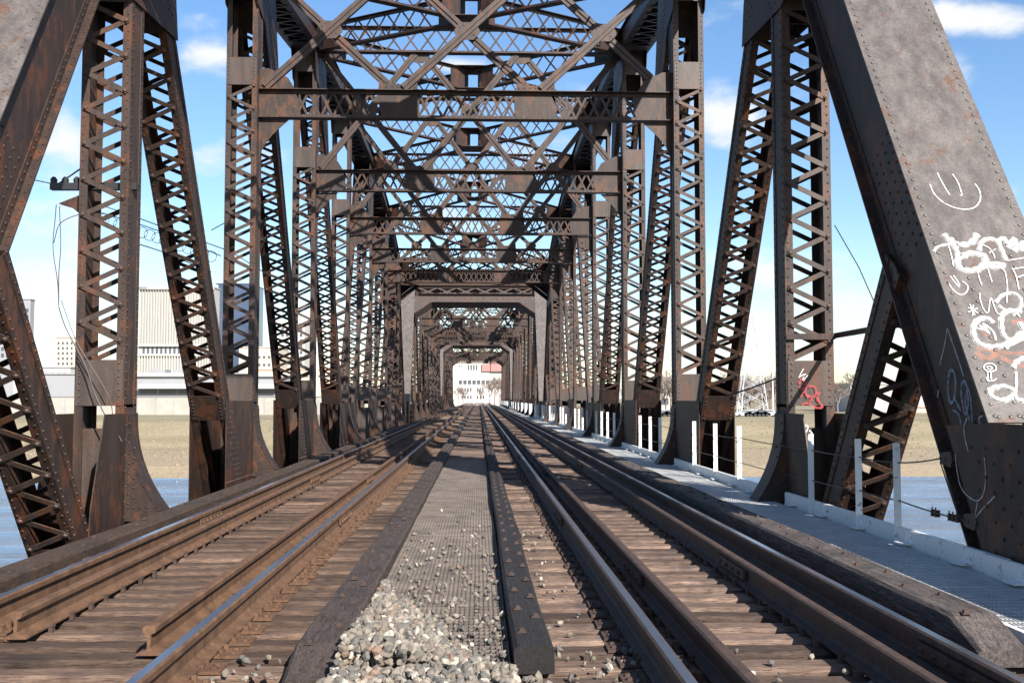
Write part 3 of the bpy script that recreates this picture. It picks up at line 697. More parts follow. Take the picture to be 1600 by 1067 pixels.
for k in range(1,110):
    c=pk0.copy(); COL.objects.link(c); c.location=(0,23.75+k*1.5,-1.42+random.uniform(-.01,.01)); c['label']='brown deck board among those running between the tracks beyond the grating'
# ================================================================== BALLAST
def ballast():
    m=MB(); ph=(1+5**.5)/2
    ico=np.array([(-1,ph,0),(1,ph,0),(-1,-ph,0),(1,-ph,0),(0,-1,ph),(0,1,ph),(0,-1,-ph),(0,1,-ph),(ph,0,-1),(ph,0,1),(-ph,0,-1),(-ph,0,1)])/math.hypot(1,ph)
    fs=[(0,11,5),(0,5,1),(0,1,7),(0,7,10),(0,10,11),(1,5,9),(5,11,4),(11,10,2),(10,7,6),(7,1,8),(3,9,4),(3,4,2),(3,2,6),(3,6,8),(3,8,9),(4,9,5),(2,4,11),(6,2,10),(8,6,7),(9,8,1)]
    rg=np.random.RandomState(3)
    def rock(x,y,z,r):
        v=ico*(1+rg.uniform(-.28,.22,(12,1)))*np.array([r*rg.uniform(.8,1.3),r*rg.uniform(.7,1.1),r*rg.uniform(.5,.85)])
        q=rg.normal(size=(3,3)); q,_=np.linalg.qr(q); 
        if np.linalg.det(q)<0: q[:,0]*=-1
        v=v@q.T+np.array((x,y,z)); m.add(v,fs)
    def edge(y):      # right-hand limit of the dense heap at distance y
        return -.72+ .90*max(0.,min(1.,(7.7-y)/2.7))**1.0
    n=0
    while n<4300:
        y=rg.uniform(4.2,8.0); x=rg.uniform(-.73,.18)
        e=edge(y)
        if y<5.32: e=.25
        if x>e+rg.normal()*.05: continue
        hgt=.13*max(0,min(1,(e-x)/.45))*max(0,min(1,(7.9-y)/2.4)) if y>5.3 else .05
        rock(x,y,-1.405+rg.uniform(-.01,max(.01,hgt)),rg.uniform(.017,.036)); n+=1
    for i in range(420):   # loose stones strewn over the grating
        y=5.6+abs(rg.normal())*2.7; x=rg.uniform(-.7,.16)
        if y>20: continue
        rock(x,y,-1.407,rg.uniform(.008,.024))
    n=0
    while n<5200:   # ballast shoulder in front of the timbers
        y=rg.uniform(3.9,5.6); x=rg.uniform(-1.95,.75)
        if x<-1.35 and rg.rand()<.45: continue
        if y>5.35 and x>.17: continue
        if x<-1.32+.75*(y-4.6): continue
        if y>5.15 and x>.17+ .3*rg.rand(): continue
        rock(x,y,(-1.455 if x<-1.0 else -1.47)+rg.uniform(-.05,.05)*(0 if x<-1 else 1) ,rg.uniform(.016,.034)); n+=1
    for i in range(170):
        rock(rg.choice([rg.uniform(.45,.9),rg.uniform(1.0,2.4),rg.uniform(-1.4,-1.0),rg.uniform(2.5,2.7)]),rg.uniform(4.5,6.0),-1.455,rg.uniform(.01,.028))
    for i in range(60): rock(rg.uniform(.42,.7),rg.uniform(5.5,12),-1.455,rg.uniform(.01,.022))
    o=m.build('ballast',M['rock']); tag(o,'heap of grey and tan crushed stone spilling over the near end of the centre grating','ballast',kind='stuff')
ballast()
# ================================================================== WALKWAY on the right
wk=gratepanel(1.9,3.12,3.93,.027,.10,.009,M['grate_grey'],'walkway_grating'); wk.location=(0,3.6,-1.37)
cs=[wk]
for k in range(1,96):
    c=wk.copy(); COL.objects.link(c); c.location=(0,3.6+k*1.93,-1.37+random.uniform(-.003,.003)); cs.append(c)
for k,c in enumerate(cs):
    sh=MB() if False else None
    tag(c,'grey steel grating panel of the right walkway, %s from the camera'%names[k-1] if 0<k<11 else 'grey steel grating panel in the long row of the right walkway','grating','walkway grating panels')
def wbeam(nm,x0,x1,y0,y1,z0,z1,label,mat='white'):
    m=MB(); m.box(x0,x1,y0,y1,z0,z1); m.box(x0-.0,x1+.03,y0,y1,z0-.006,z0-.001); o=m.build(nm,M[mat]); tag(o,label,'toe board','white steel toe boards'); return o
tb=[]
yy=3.4; k=0
segs=[(3.4,8.05,3.97),(7.75,13.35,4.00)]+[(14.2+P*i,20.9+P*i,3.99) for i in range(0,23)]
for k,(a,b,x) in enumerate(segs):
    m=MB(); m.box(x,x+.012,a,b,-1.40,-1.23); m.box(x+.012,x+.05,a,b,-1.2301,-1.222); y=a+.6
    while y<b-.2 and a<30: m.box(x-.10,x-.001,y-.09,y+.09,-1.352,-1.338); m.rivet((x-.001,y,-1.30),(-1,0,0),.02); y+=1.15
    o=m.build('toe_board',M['white'])
    tag(o,['nearest white rust-stained steel toe board along the right walkway, overlapping the next','white steel toe board on the walkway edge before the first right post','white steel toe board just beyond the first right post'][k] if k<3 else 'white steel toe board in the far row edging the right walkway','toe board','white toe boards of the walkway')
m=MB(); m.box(3.085,3.10,3.4,190,-1.43,-1.325); m.box(3.10,3.12,3.4,190,-1.333,-1.325); tag(m.build('walkway_edge_channel',M['white']),'long white steel edge angle between the curb timber and walkway grating','edge channel')
m=MB()
for i in range(60): m.box(2.95,4.2,5+i*3.1,5.08+i*3.1,-1.52,-1.405)
tag(m.build('walkway_brackets',M['steel']),'rusty steel cross angles carrying the right walkway grating','walkway support',kind='stuff')
# railing posts
pp=MB(); pp.box(-.035,.035,-.0035,.0035,0,.96); pp.box(.028,.035,.0036,.055,0,.96)
pm_=pp.build('railing_post',M['white'])
ys=[9.75,10.75,12.3,15.7,17.3,19.0,22.6,23.9,25.4]+[30.3+1.53*i for i in range(0,100) if (i%5)!=4]
lab2=['white railing post before the second right truss post','first white railing post past the second right bracket','second white railing post past the second right bracket']
lab=['white steel railing post nearest the camera, rust on its right edge','white railing post second from the camera, over the river','grey-white railing post in front of the first right truss post',
 'white railing post just beyond the first right truss post','slim white railing post beside the first long diagonal','white railing post under the graffiti batten of the diagonal']
for k,y in enumerate(ys):
    o=pm_ if k==0 else pm_.copy()
    if k: COL.objects.link(o)
    o.location=(4.01,y,-1.39); tag(o,(lab+lab2)[k] if k<9 else 'white railing post in the receding row along the right walkway','railing post','white walkway railing posts')
def sag(a,b,s,n=14):
    a=np.array(a,float); b=np.array(b,float); return [a+(b-a)*k/n-Z3*s*4*(k/n)*(1-k/n) for k in range(n+1)]
for z,l in((-.62,'upper wire cable of the walkway railing'),(-.98,'lower wire cable of the walkway railing')):
    m=MB(); pts=[]; prev=(4.07,8.95 if z>-.8 else 8.5,-.53 if z>-.8 else -1.02)
    for y in ys[:24]: 
        cur=(4.02,y,z+random.uniform(-.01,.01)); pts+=sag(prev,cur,.012,5); prev=cur
    m.tube(pts,.007,5); o=m.build('railing_cable',M['wire']); tag(o,l+' running back from the right end post','cable','railing cables')
    c=MB(); p=np.array((4.06,8.9 if z>-.8 else 8.5,-.53 if z>-.8 else -1.02))
    if z<-.8:
        for q in(.10,.17,.24,.50,.57):
            e=MB(); e.box(p[0]-.022,p[0]+.022,p[1]+q,p[1]+q+.025,p[2]-.03,p[2]+.03); e.tube([p+Z3*.025+Y3*(q+.012)+X3*-.012,p+Z3*.055+Y3*(q+.012)+X3*-.012],.006,5); e.build('cable_clamp',M['lace'],o)
    c.prism([(p[0]+.02,p[1]+a_,p[2]+b_) for a_,b_ in[(.10,0),(.05,.05),(-.12,.07),(-.16,0),(-.12,-.07),(.05,-.05)]],.04,X3); c.rivet(p+X3*.02-Y3*.02,(-1,0,0),.025)
    c.build('anchor_plate',M['lace'],o)
m=MB(); m.tube([(4.06,8.93,-.56),(4.05,8.6,-.98)],.006,5); tag(m.build('brace_cable',M['wire']),'short steep cable joining the two railing cables at the right end post','cable')
# ================================================================== GRAFFITI
def hit(px,py,p0,n):
    d=ray(px,py); return d*(np.dot(p0,n)/np.dot(d,n))
def strokes(lst,plane,par,mat,name='graffiti',lift=.003):
    p0,n=plane; m=MB(); n=np.array(n,float); off=np.array(par_loc(par))
    for si,(w,pts) in enumerate(lst):
        P3=[hit(x,y,p0,n)+n*(lift+.0002*si) for x,y in smooth(pts)]
        L_=[];Rr=[]
        for i,p in enumerate(P3):
            d=P3[min(i+1,len(P3)-1)]-P3[max(0,i-1)]; s=np.cross(n,d); s/=max(1e-9,np.linalg.norm(s)); ww=w*(1+.18*math.sin(i*1.7))
            L_.append(p+s*ww/2-off); Rr.append(p-s*ww/2-off)
        k=len(P3); m.add(L_+Rr,[(i,i+k,i+1+k,i+1) for i in range(k-1)])
    return m.build(name,mat,par)
def par_loc(p):
    l=Vector((0,0,0))
    while p: l+=p.location; p=p.parent
    return l
def smooth(pts,n=5):
    pts=[np.array(p,float) for p in pts]
    if len(pts)<3: return pts
    out=[]; q=[pts[0]]+pts+[pts[-1]]
    for i in range(1,len(q)-2):
        for k in range(n):
            t=k/n; out.append(.5*((2*q[i])+(-q[i-1]+q[i+1])*t+(2*q[i-1]-5*q[i]+4*q[i+1]-q[i+2])*t*t+(-q[i-1]+3*q[i]-3*q[i+1]+q[i+2])*t**3))
    out.append(pts[-1]); return out
def C7(p): return [(1440+x/3.3375,360+y/3.3375) for x,y in p]
def C5(p): return [(1000+x/2.6667,y/2.6667) for x,y in p]
o7=np.array((0,6.15,0))
c0,n_,co,epo,xin=COVERS[1]
pl=(c0+o7,n_)
# smiling face and tags on the sun-lit cover plate
white=[(.014,C5([(1208,770),(1225,810),(1270,850),(1330,872),(1385,870),(1415,840),(1415,800),(1395,768)])),(.014,C5([(1238,722),(1262,770),(1290,815)])),(.014,C5([(1302,728),(1325,765),(1340,812),(1333,815)])),
 (.013,C7([(148,240),(170,270),(195,298)])),(.013,C7([(165,238),(185,265),(198,290)])),(.013,C7([(143,282),(165,315),(205,338),(235,320),(238,290),(212,268)])),
 (.05,C7([(115,20),(150,55),(200,75),(260,65),(290,20)])),(.022,C7([(65,112),(80,90),(130,75),(190,72)])),(.045,C7([(150,40),(175,90),(200,150)])),
 (.055,C7([(200,130),(185,170),(215,205),(280,208),(325,180),(330,140),(300,125),(250,120),(205,140)])),(.04,C7([(330,175),(400,175),(430,185),(390,195),(335,185)])),
 (.04,C7([(300,110),(310,65),(350,45),(395,60),(420,110),(440,160)])),(.045,C7([(390,60),(430,45),(455,90),(480,45),(500,90),(534,60)])),(.05,C7([(480,110),(510,90),(534,110)])),
 (.014,C7([(445,160),(500,152),(540,145)])),(.012,C7([(140,85),(155,140),(165,190)])),(.012,C7([(320,80),(350,95),(375,130),(378,150)])),(.012,C7([(350,120),(365,112),(385,100)])),
 (.012,C7([(290,215),(298,250),(312,288)])),(.012,C7([(345,205),(355,240),(365,272)])),(.012,C7([(405,195),(430,215),(440,250),(445,300),(442,380)])),
 (.013,C7([(470,200),(490,240),(505,310)])),(.013,C7([(475,205),(540,195)])),(.013,C7([(490,250),(540,235)])),
 (.011,C7([(300,330),(305,370),(325,420),(345,430),(358,355),(380,410),(400,440),(440,430)])),
 (.03,C7([(385,378),(420,340),(470,328),(510,350),(518,395),(490,425),(440,420),(400,395)])),
 (.045,C7([(372,485),(345,462),(300,465),(272,500),(272,550),(300,590),(350,608),(410,604),(450,590),(534,560)])),
 (.04,C7([(520,425),(460,420),(420,445),(415,500),(430,550),(465,575),(520,560)])),(.05,C7([(430,610),(470,580),(534,530)])),(.045,C7([(510,480),(534,520)])),
 (.02,C7([(290,515),(330,520),(300,500),(350,540),(320,490),(370,530),(385,575)])),
 (.012,C7([(240,430),(290,410)])),(.012,C7([(250,390),(275,445)])),(.012,C7([(240,405),(292,435)])),(.012,C7([(268,392),(262,450)])),
 (.013,C7([(475,450),(515,420)])),(.013,C7([(480,420),(510,455)])),
 (.012,C7([(320,720),(330,703),(355,697),(380,708),(385,730),(360,740),(335,735),(320,720)])),(.012,C7([(340,738),(345,780),(350,785)])),(.012,C7([(358,738),(360,778)])),(.012,C7([(335,770),(345,790),(375,785),(388,775)])),(.010,C7([(335,718),(350,712),(365,720),(355,730),(342,724)])),
 (.035,C7([(534,665),(490,690),(478,720)])),(.022,C7([(488,740),(492,800),(485,860)])),(.04,C7([(480,835),(430,815),(370,825),(355,855),(400,885),(450,882),(480,860),(500,885),(534,890)]))]
strokes([(w*1.3,p) for w,p in white if w>=.02],pl,co,M['halow'],'overspray',lift=.002)
g=strokes([(w*.68,p) for w,p in white],pl,co,M['paintw'],lift=.006)
g['label']='white spray-painted smiling face and looping tags on the cover plate'
orange=[(.05,C7([(290,620),(330,615),(370,630),(385,650),(350,665),(305,655),(290,630)])),(.05,C7([(380,640),(430,670),(480,690),(534,710)])),(.035,C7([(390,620),(440,640),(534,640)])),(.04,C7([(470,480),(534,470)])),(.03,C7([(300,510),(340,550)]))]
strokes(orange,pl,co,M['painto'],lift=.001)
# faded tags on the shaded inner face of the right end post (plane X = const)
plx=((xin-.0)*X3-X3*.002,-X3)
blue=[(.028,C7([(150,770),(160,730),(180,740),(188,800),(180,880),(160,895),(148,840),(150,780)])),(.018,C7([(185,880),(215,940)])),(.022,C7([(215,830),(225,900),(240,960),(255,900),(245,800),(225,790),(215,830)])),(.02,C7([(235,790),(265,860),(275,1000)])),(.02,C7([(255,820),(240,900),(262,990)])),(.018,C7([(175,935),(205,960),(215,1010),(200,1050)])),(.02,C7([(200,1025),(230,1020),(245,1045)]))]
strokes(blue,plx,epo,M['paintb'],lift=.02)
fad=[(.014,C7([(145,510),(130,600),(105,700)])),(.014,C7([(148,515),(170,580),(205,680),(230,760)])),(.018,C7([(330,965),(310,980),(318,1010)])),(.014,C7([(100,830),(95,870)]))]
fad2=[(.013,[(1516,710),(1519,735),(1525,760),(1537,775),(1552,782),(1562,770),(1565,745),(1563,715)]),(.012,[(1552,785),(1546,815)]),(.012,[(1546,812),(1560,795),(1580,775)]),(.014,[(1535,653),(1530,672),(1537,705)])]
strokes(fad,plx,epo,M['paintw2'],lift=.02)
strokes(fad2,plx,epo,M['paintw2'],lift=.132)
# red and white tag on the batten plate of the first right post, white scrawl at its foot
posts=[c for c in D.objects if c.name.startswith('vertical_post') and c.parent==s1]
def find_member(names,x,cond=None):
    best=None
    for c in D.objects:
        if c.name.split('.')[0]==names and c.parent==s1:
            xs=[v.co.x for v in c.data.vertices[:8]]; ysv=[v.co.y for v in c.data.vertices[:8]]
            if (sum(xs)/8)*x>0 and (cond is None or cond(sum(ysv)/8)): 
                if best is None or sum(ysv)/8<best[0]: best=(sum(ysv)/8,c)
    return best[1]
rp=find_member('vertical_post',1)
yf=6.15+P-.265
plf=(Y3*(yf-.008),-Y3)
strokes([(.03,[(1248,600),(1252,592),(1258,598),(1254,608),(1248,604)]),(.03,[(1262,597),(1258,612),(1266,620),(1275,615),(1272,604),(1262,604)]),(.03,[(1280,612),(1277,625),(1285,635),(1275,637),(1262,630),(1252,632)]),(.025,[(1250,620),(1256,612),(1262,622)]),(.03,[(1265,628),(1272,618),(1280,628)])],plf,rp,M['paintr'],lift=.012)
strokes([(.009,[(1255,576),(1249,588),(1259,584)]),(.009,[(1247,590),(1256,585),(1254,594),(1262,586)]),(.012,[(1243,665),(1240,680),(1246,695),(1241,705)]),(.016,[(1247,672),(1252,664),(1262,668),(1250,690),(1248,712),(1254,728)]),(.014,[(1264,672),(1270,680),(1266,692),(1270,697)]),(.014,[(1262,712),(1270,709),(1268,715)])],plf,rp,M['paintw'],lift=.014)
dp=find_member('diagonal_brace',1)
plx2=((TR[1]-.30-.014)*X3,-X3)
# ================================================================== wires and bracket on the left
def cable(name,label,pts,r=.008,cat='wire'):
    m=MB(); m.tube(pts,r,5); return tag(m.build(name,M['wire']),label,cat)
ca=empty('insulator_bracket',tuple(atY(126,300,13.75))); tag(ca,'dark crossarm with insulators and a bracket clamped outside the first left post','bracket')
o_=np.array(ca.location)
m=MB(); a=atY(80,292,13.75)-o_; b=atY(215,292,13.75)-o_; m.obox((a+b)/2,(b-a)/2,Y3*.05,Z3*.045); m.build('crossarm',M['black'],ca)
m=MB()
for px in(84,102,120): p=atY(px,287,13.75)-o_; m.tube([p,p+Z3*.05,p+Z3*.09],[.04,.05,.02],8)
m.build('insulator',M['black'],ca)
m=MB(); m.prism([atY(91,318,13.7)-o_,atY(124,305,13.7)-o_,atY(124,334,13.7)-o_,atY(112,324,13.7)-o_],.12,Y3); m.tube([atY(91,288,13.75)-o_,atY(126,264,13.75)-o_],.012); m.build('bracket_arm',M['steel'],ca)
def path(px,Y): return [atY(x,y,Y) for x,y in px]
hangs=[([(88,320),(86,345),(83,375),(84,400),(90,440),(92,480)],'longest thin wire hanging from the left bracket'),([(93,322),(94,350),(95,385),(92,430),(92,480)],'straighter thin wire hanging from the left bracket'),
 ([(124,335),(105,342),(92,352),(86,372),(84,380)],'short curled wire with a black splice at the left bracket')]
for p,l in hangs: cable('hanging_wire',l,path(smooth(p),13.6),.006)
cable('hanging_wire','black cable drooping past the batten plate of the first left post',path(smooth([(92,480),(102,510),(120,545),(135,575),(148,615),(165,650),(178,680)]),13.38),.009)
cable('hanging_wire','second thin cable drooping past the first left post',path(smooth([(96,470),(118,530),(135,560),(170,620),(178,660),(190,690)]),13.36),.006)
for k,(p,r) in enumerate([([(55,282),(80,287)],.008),([(150,318),(200,335),(260,357),(360,393),(420,430)],.012),([(150,330),(210,348),(260,365),(345,400)],.012),([(180,370),(250,392),(330,425)],.014),([(330,360),(352,348),(380,330)],.012)]):
    cable('overhead_wire',['short wire running left from the insulators','upper overhead wire beyond the left truss','overhead wire beyond the left truss with hanging loops','lower plain overhead wire beyond the left truss','short overhead wire rising to the second left post'][k],path(p,16 if k==0 else 24),r)
m=MB()
for k in range(16):
    t=k/15; q=atY(150+t*180,330+t*62,24); m.tube([q+Vector3(a) for a in[]] if False else [np.array(q)+np.array((.13*math.cos(a),0,-.13+.13*math.sin(a))) for a in [j*math.pi/5 for j in range(11)]],.008,4)
tag(m.build('wire_loops',M['wire']),'row of small wire loops hung below the overhead wire beyond the left truss','wire')
cable('guy_wire','thin taut wire between the first right post and the right sub strut',path([(1304,352),(1342,418),(1365,470)],14.2),.008)
cable('guy_wire','dark drooping cable with a splice between the right diagonal and first right post',path(smooth([(1140,617),(1165,609),(1190,600),(1216,590)]),14.6),.012)
# ================================================================== BACKGROUND
def pbox(m,x0,x1,y0,y1,Y,dep=20,mi=0):
    a=atY(x0,y1,Y); b=atY(x1,y0,Y); m.box(a[0],b[0],Y,Y+dep,a[2],b[2],mi)
def building(name,label,rect,Y,mat,wins=(),dep=25,extra=None,cat='building',winmat='win'):
    x0,x1,y0,y1=rect; c=atY((x0+x1)/2,y1,Y); o=empty(name,(0,0,0)); tag(o,label,cat)
    m=MB(); pbox(m,x0,x1,y0,y1,Y,dep); m.build('walls',M[mat],o)
    m=MB(); a=atY(x0,y0,Y); b=atY(x1,y0,Y); m.box(a[0]-.4,b[0]+.4,Y-.4,Y+dep+.4,a[2],a[2]+.5); m.build('roof',M[mat],o)
    for (wx0,wx1,wy0,wy1,n,f) in wins:
        for k in range(n):
            w=(wx1-wx0)/n; m=MB(); pbox(m,wx0+k*w+w*(1-f)/2,wx0+(k+1)*w-w*(1-f)/2,wy0,wy1,Y-.15,.3); m.build('window',M[winmat],o)
    if extra: extra(o,Y)
    return o
GY=648
def ribs(o,Y):
    m=MB()
    for k in range(27): pbox(m,216+k*4.3,218.2+k*4.3,452,538,Y-1.2,1.3)
    for k in range(27): pbox(m,216+k*4.3,218.2+k*4.3,556,585,Y-1.2,1.3)
    m.build('facade_ribs',M['bwhite'],o)
    m=MB(); pbox(m,216,229,447,450,Y-2,8); m.build('roof_slab',M['bgray'],o)
    
    for q in(449,538,553): m=MB(); pbox(m,214,334,q,q+3,Y-1.5,1.6); m.build('cornice',M['bwhite'],o)
building('office_tower','tall white ribbed office tower with one row of dark windows, left of the second post',(214,334,449,GY),520,'btower',[(221,331,541,553,16,.5)],12,ribs)
def grid(x0,x1,ys,n,f=.5,h=3): return [(x0,x1,y,y+h,n,f) for y in ys]
building('glass_tower','dark blue glass tower behind the second left truss post',(338,396,444,GY),640,'bglass',grid(342,394,(470,485,500,515),6,.7,2),30)
building('striped_tower','pale apartment tower with many small windows seen between left diagonals',(436,476,505,GY),600,'bwhite',grid(438,474,range(512,590,9),5,.6,5),25)
building('cream_block','cream office block low behind the left truss',(372,436,543,GY),560,'bcream',grid(378,432,(556,568),7,.5,4),25)
building('brick_block','pale brick warehouse beyond the left flood wall',(402,520,578,GY),420,'bbrick',[(404,518,586,589,10,.6)],20)
def pk(o,Y):
    m=MB(); pbox(m,214,470,583,588,Y-1,3); pbox(m,216,432,600,607,Y-3,4); m.build('parapet',M['bwhite'],o)
    m=MB(); pbox(m,232,258,577,583,Y+4,6); pbox(m,270,300,578,583,Y+4,6); m.build('rooftop_unit',M['bgray'],o)
building('parking_garage','low white parking structure with a dark open level behind the flood wall',(60,432,585,GY),330,'bgray',[(216,430,608,615,7,.9)],40,pk)
building('grey_tower','grey office building with rows of windows and a red crown at far left',(-60,48,468,GY),560,'bgray',grid(0,46,range(482,560,10),6,.6,6),5,lambda o,Y:[(lambda m:(pbox(m,2,24,462,474,Y-1,2),m.build('red_sign',M['bred'],o)))(MB())])
building('cream_tower','cream apartment tower with small square windows beside the first left post',(84,124,528,GY),480,'bcream',grid(88,122,range(534,600,8),5,.45,4),20)
building('warehouse','long white shed low at far left',(20,110,574,GY),360,'bwhite',[(30,106,582,586,8,.6)],20)
building('apartment_block','pale building with three window rows framed by the bridge end',(690,812,563,636),430,'bwhite',[(716,780,594,600,9,.72),(716,738,606,611,5,.5),(744,757,606,611,3,.5),(720,738,618,623,4,.5),(744,758,618,623,3,.5),(716,724,571,573,2,.4),(730,747,570,578,4,.5)],20,
  lambda o,Y:[(lambda m:(pbox(m,753,766,569,580,Y-.8,1),pbox(m,767,800,560,580,Y-1.2,1),m.build('red_panel',M['bred'],o)))(MB())])
building('white_warehouse','white flat-roofed warehouse low beyond the right bank',(1330,1620,601,653),300,'bwhite',[(1430,1448,614,618,2,.85)],30,
  lambda o,Y:[(lambda m:(pbox(m,1416,1428,597,601,Y+2,6),pbox(m,1432,1446,592,601,Y+2,6),m.build('rooftop_unit',M['bbrick'],o)))(MB())])
building('right_shed','white metal shed between the right truss diagonals',(1030,1064,597,650),330,'bwhite',[(1032,1060,622,632,2,.8)],20)
building('white_building','white long building behind the transmission tower',(1120,1160,598,650),360,'bwhite',[(1122,1158,612,616,5,.6)],20)
building('equipment_shed','small dark shed with open bays in front of the white warehouse',(1411,1451,636,655),285,'bbrick',[(1412,1431,638,654,3,.85)],6)
# flood wall
m=MB(); a=atY(-200,620,260); b=atY(720,645,260); m.box(a[0],-12,260,261,b[2]-1,a[2]); x=-110
w=m.build('flood_wall',M['concrete']); tag(w,'long concrete flood wall on top of the left grassy bank','wall')
m=MB()
for k in range(26): m.box(-126+k*4.5,-125.8+k*4.5,259.94,259.998,b[2]-1,a[2]-.1)
m.box(-130,-12,259.8,261.2,a[2]+.001,a[2]+.25); m.build('wall_joints',M['bgray'],w)
def car(x,y,z,mat,label,scale=1,rz=0):
    o=empty('parked_car',(x,y,z),rz); tag(o,label,'car','vehicles parked on the far bank')
    m=MB(); m.prism([(-2.2*scale,-.85,.35),(-2.2*scale,-.85,.9),(-1.4*scale,-.85,1.0),(-.8*scale,-.85,1.5),(.9*scale,-.85,1.5),(1.5*scale,-.85,.95),(2.2*scale,-.85,.85),(2.2*scale,-.85,.35)],1.7,Y3); m.build('body',M[mat],o)
    m=MB(); m.prism([(-1.2*scale,-.87,1.02),(-.75*scale,-.87,1.42),(.85*scale,-.87,1.42),(1.3*scale,-.87,1.02)],1.74,Y3); m.build('windows',M['win'],o)
    for px in(-1.35*scale,1.35*scale):
        m=MB(); m.tube([(px,-.9,.34),(px,.9,.34)],.34,12); m.build('wheel',M['black'],o)
zz=-4.25
for k,(px,mt) in enumerate([(1035,'carw'),(1046,'card'),(1058,'carr'),(1163,'carw'),(1176,'carw'),(1188,'card'),(1200,'carw'),(238,'carw'),(262,'carw'),(285,'card'),(52,'card'),(20,'card')]):
    p=atY(px,640,235 if px>700 else 280); col={'carw':'white','card':'dark','carr':'red'}[mt]
    car(p[0],p[1],zz if px>700 else -4.1+2.2*0,mt,'%s car parked on the far bank %s'%(col,['left of the right shed','before the right shed','at the right shed','left foot of the transmission tower','between the transmission tower legs','right leg of the transmission tower','by the tall right pole','behind the flood wall, left','behind the flood wall, middle','behind the flood wall, right','by the cream tower','at far left'][k]))
# transmission tower and poles
o=empty('transmission_tower',tuple(atY(1176,652,260))); tag(o,'silvery lattice transmission tower beyond the right bank','pylon'); oo=np.array(o.location)
m=MB(); H=26.
lg=lambda s,q,t:np.array((s*(3.6*(1-t)+.6*t),q*(3.6*(1-t)+.6*t)*.6,H*t))
for s in(-1,1):
    for q in(-1,1): m.tube([lg(s,q,0),lg(s,q,1)],.13,4)
m.build('leg',M['poleg'],o); m=MB()
for k in range(8):
    t0,t1=k/8,(k+1)/8
    for q in(-1,1): m.tube([lg(-1,q,t0),lg(1,q,t1)],.06,4); m.tube([lg(1,q,t0),lg(-1,q,t1)],.06,4)
    for s in(-1,1): m.tube([lg(s,-1,t0),lg(s,1,t1)],.06,4)
m.build('bracing',M['poleg'],o); m=MB()
for h in(19,22.5,26): m.tube([(-4,0,h),(4,0,h)],.12,4)
m.build('crossarm',M['poleg'],o)
def pole(px,py0,py1,Y,label,arm=0):
    a=atY(px,py1,Y); b=atY(px,py0,Y); o=empty('utility_pole',tuple(a)); tag(o,label,'pole'); m=MB(); m.tube([(0,0,0),(0,0,b[2]-a[2])],[.22,.14],8); m.build('shaft',M['poleg'],o)
    m=MB(); m.box(-arm,arm,-.08,.08,b[2]-a[2]-.7,b[2]-a[2]-.5); m.build('crossarm',M['poleg'],o)
pole(1208,566,655,255,'tall pale pole right of the transmission tower',.6)
pole(759,606,634,330,'white pole in front of the pale building at the bridge end',.8)
pole(740,604,632,350,'thin pole left of the white pole at the bridge end',.5)
pole(769,614,634,300,'short pole with white heads near the bridge end',.9)
pole(494,500,650,290,'slender pale pole between left truss diagonals',.5)
# bare trees
def tree_mesh(seed,H):
    r=random.Random(seed); tr=MB(); cr_=MB()
    def br(p,d,l,rad,dep):
        e=p+d*l; (tr if dep<2 else cr_).tube([p,p+d*l*.5+np.array([r.uniform(-.03,.03)*l for _ in range(3)]),e],[rad,rad*.85,rad*.65],4 if dep<2 else 3)
        if dep>=5: return
        for k in range(4 if dep<2 else 3):
            nd=d+np.array([r.gauss(0,.5),r.gauss(0,.5),r.gauss(.12,.3)]); nd/=np.linalg.norm(nd); st=p+d*l*r.uniform(.5,1.) if dep else p+d*l*r.uniform(.45,1)
            br(st,nd,l*r.uniform(.6,.8),max(rad*.6,.028),dep+1)
    br(np.zeros(3),Z3.copy(),H*.30,H*.018,0); return tr,cr_
protos=[]
for sd in range(3):
    t,c=tree_mesh(sd+5,10.); a=t.build('t',M['twig']); b=c.build('c',M['twig']); protos.append((a.data,b.data)); D.objects.remove(a); D.objects.remove(b)
rr=random.Random(11)
spots=[(px,rr.uniform(262,340),rr.uniform(1.1,1.75)) for px in (1005,1012,1018,1024,1032,1040,1048,1056,1064,1072,1122,1130,1136,1142,1146,1150,1154,1158,1162,1166,1172,1178,1184,1190,1193,1196,1200,1204,1209,1214,1220,1226,1300,1309,1318,1326,1334)]+[(px,Y,s) for px,Y,s in((716,380,.9),(724,390,.8),(765,300,1.0),(773,310,1.2),(781,290,1.1),(789,300,1.1),(752,395,.8),(450,300,.8),(250,300,.5),(1600,290,1.2))]
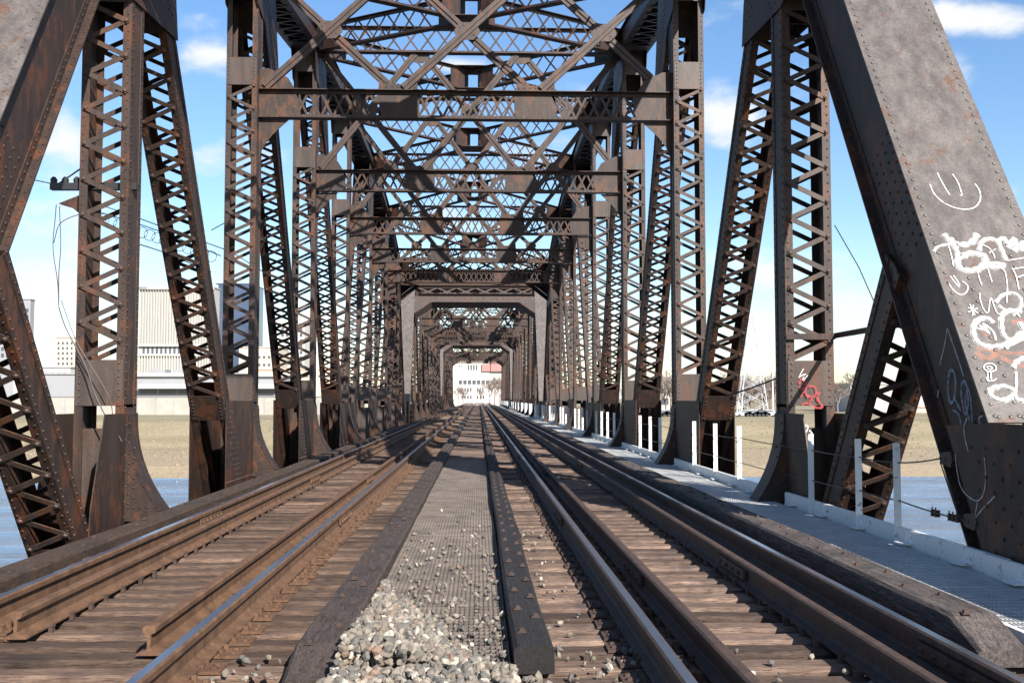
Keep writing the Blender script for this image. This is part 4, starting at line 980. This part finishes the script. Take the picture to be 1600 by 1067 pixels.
for k,(px,Y,s) in enumerate(spots):
    p=atY(px,640,Y); o=empty('bare_tree',(p[0],Y,-4.3 if abs(p[0])>9 else -2.0),rr.uniform(0,6)); o.scale=(s,s,s)
    tag(o,'leafless grey-brown tree in the hazy clump '+('beyond the right bank' if px>900 else 'near the far bridge end' if px>700 else 'behind the left flood wall'),'tree','bare trees '+('beyond the right bank' if px>900 else 'near the far bridge end' if px>700 else 'behind the left flood wall'))
    pr=protos[k%3]
    a=D.objects.new('trunk',pr[0]); COL.objects.link(a); a.parent=o; b=D.objects.new('crown',pr[1]); COL.objects.link(b); b.parent=o
def bank_detail():
    rg=random.Random(21); m=MB()
    for k in range(5200):
        y=152+49*rg.random()**.8; sx=-1 if rg.random()<.6 else 1; x=sx*rg.uniform(9,130)
        zt=np.interp(y,[150,156,170,182,200,206],[-11.6,-10.2,-9.4,-8.8,-4.6,-4.3]); h=rg.uniform(.1,.32)*(1.5 if rg.random()<.06 else 1)
        for j in range(4):
            a=rg.uniform(0,6.3); w=rg.uniform(.05,.16); dx,dy=math.cos(a)*w,math.sin(a)*w
            m.add([(x-dx,y-dy,zt-.1),(x+dx,y+dy,zt-.1),(x+rg.uniform(-.3,.3),y+rg.uniform(-.3,.3),zt+h)],[(0,1,2)])
    tag(m.build('grass_tufts',M['tuft']),'dry grass tufts scattered over the far river bank','grass',kind='stuff')
    m=MB()
    for k in range(900):
        y=rg.gauss(151,1.3); x=rg.choice((-1,1))*rg.uniform(9,125); r=rg.uniform(.12,.5)
        p=[(x+math.cos(q*1.257+k)*r*rg.uniform(.7,1.2),y+math.sin(q*1.257+k)*r*rg.uniform(.7,1.2),-11.75) for q in range(5)]
        m.add(p+[(x+rg.uniform(-.1,.1),y,-11.6+r*.5)],[(q,(q+1)%5,5) for q in range(5)])
    tag(m.build('shore_rocks',M['shore']),'low rocks and debris along the far waterline','rocks',kind='stuff')
M['tuft']=simple('dry_grass_blades',(.29,.24,.155),.95,0,.8,.25); M['shore']=simple('shore_stone',(.23,.20,.165),.9,0,3,.3)
bank_detail()
# distant woods along the horizon
m=MB(); rg=random.Random(4)
for k in range(900):
    x=rg.uniform(-900,1100); y=rg.uniform(700,900); h=rg.uniform(9,20)
    if -40<x<40: continue
    for j in range(4): m.tube([(x,y,-3),(x+rg.uniform(-5,5),y,h*rg.uniform(.6,1)-3)],[.5,.15],3)
tag(m.build('distant_wood',M['twig']),'distant band of leafless woods along the horizon','wood',kind='stuff')
S.render.engine='CYCLES'
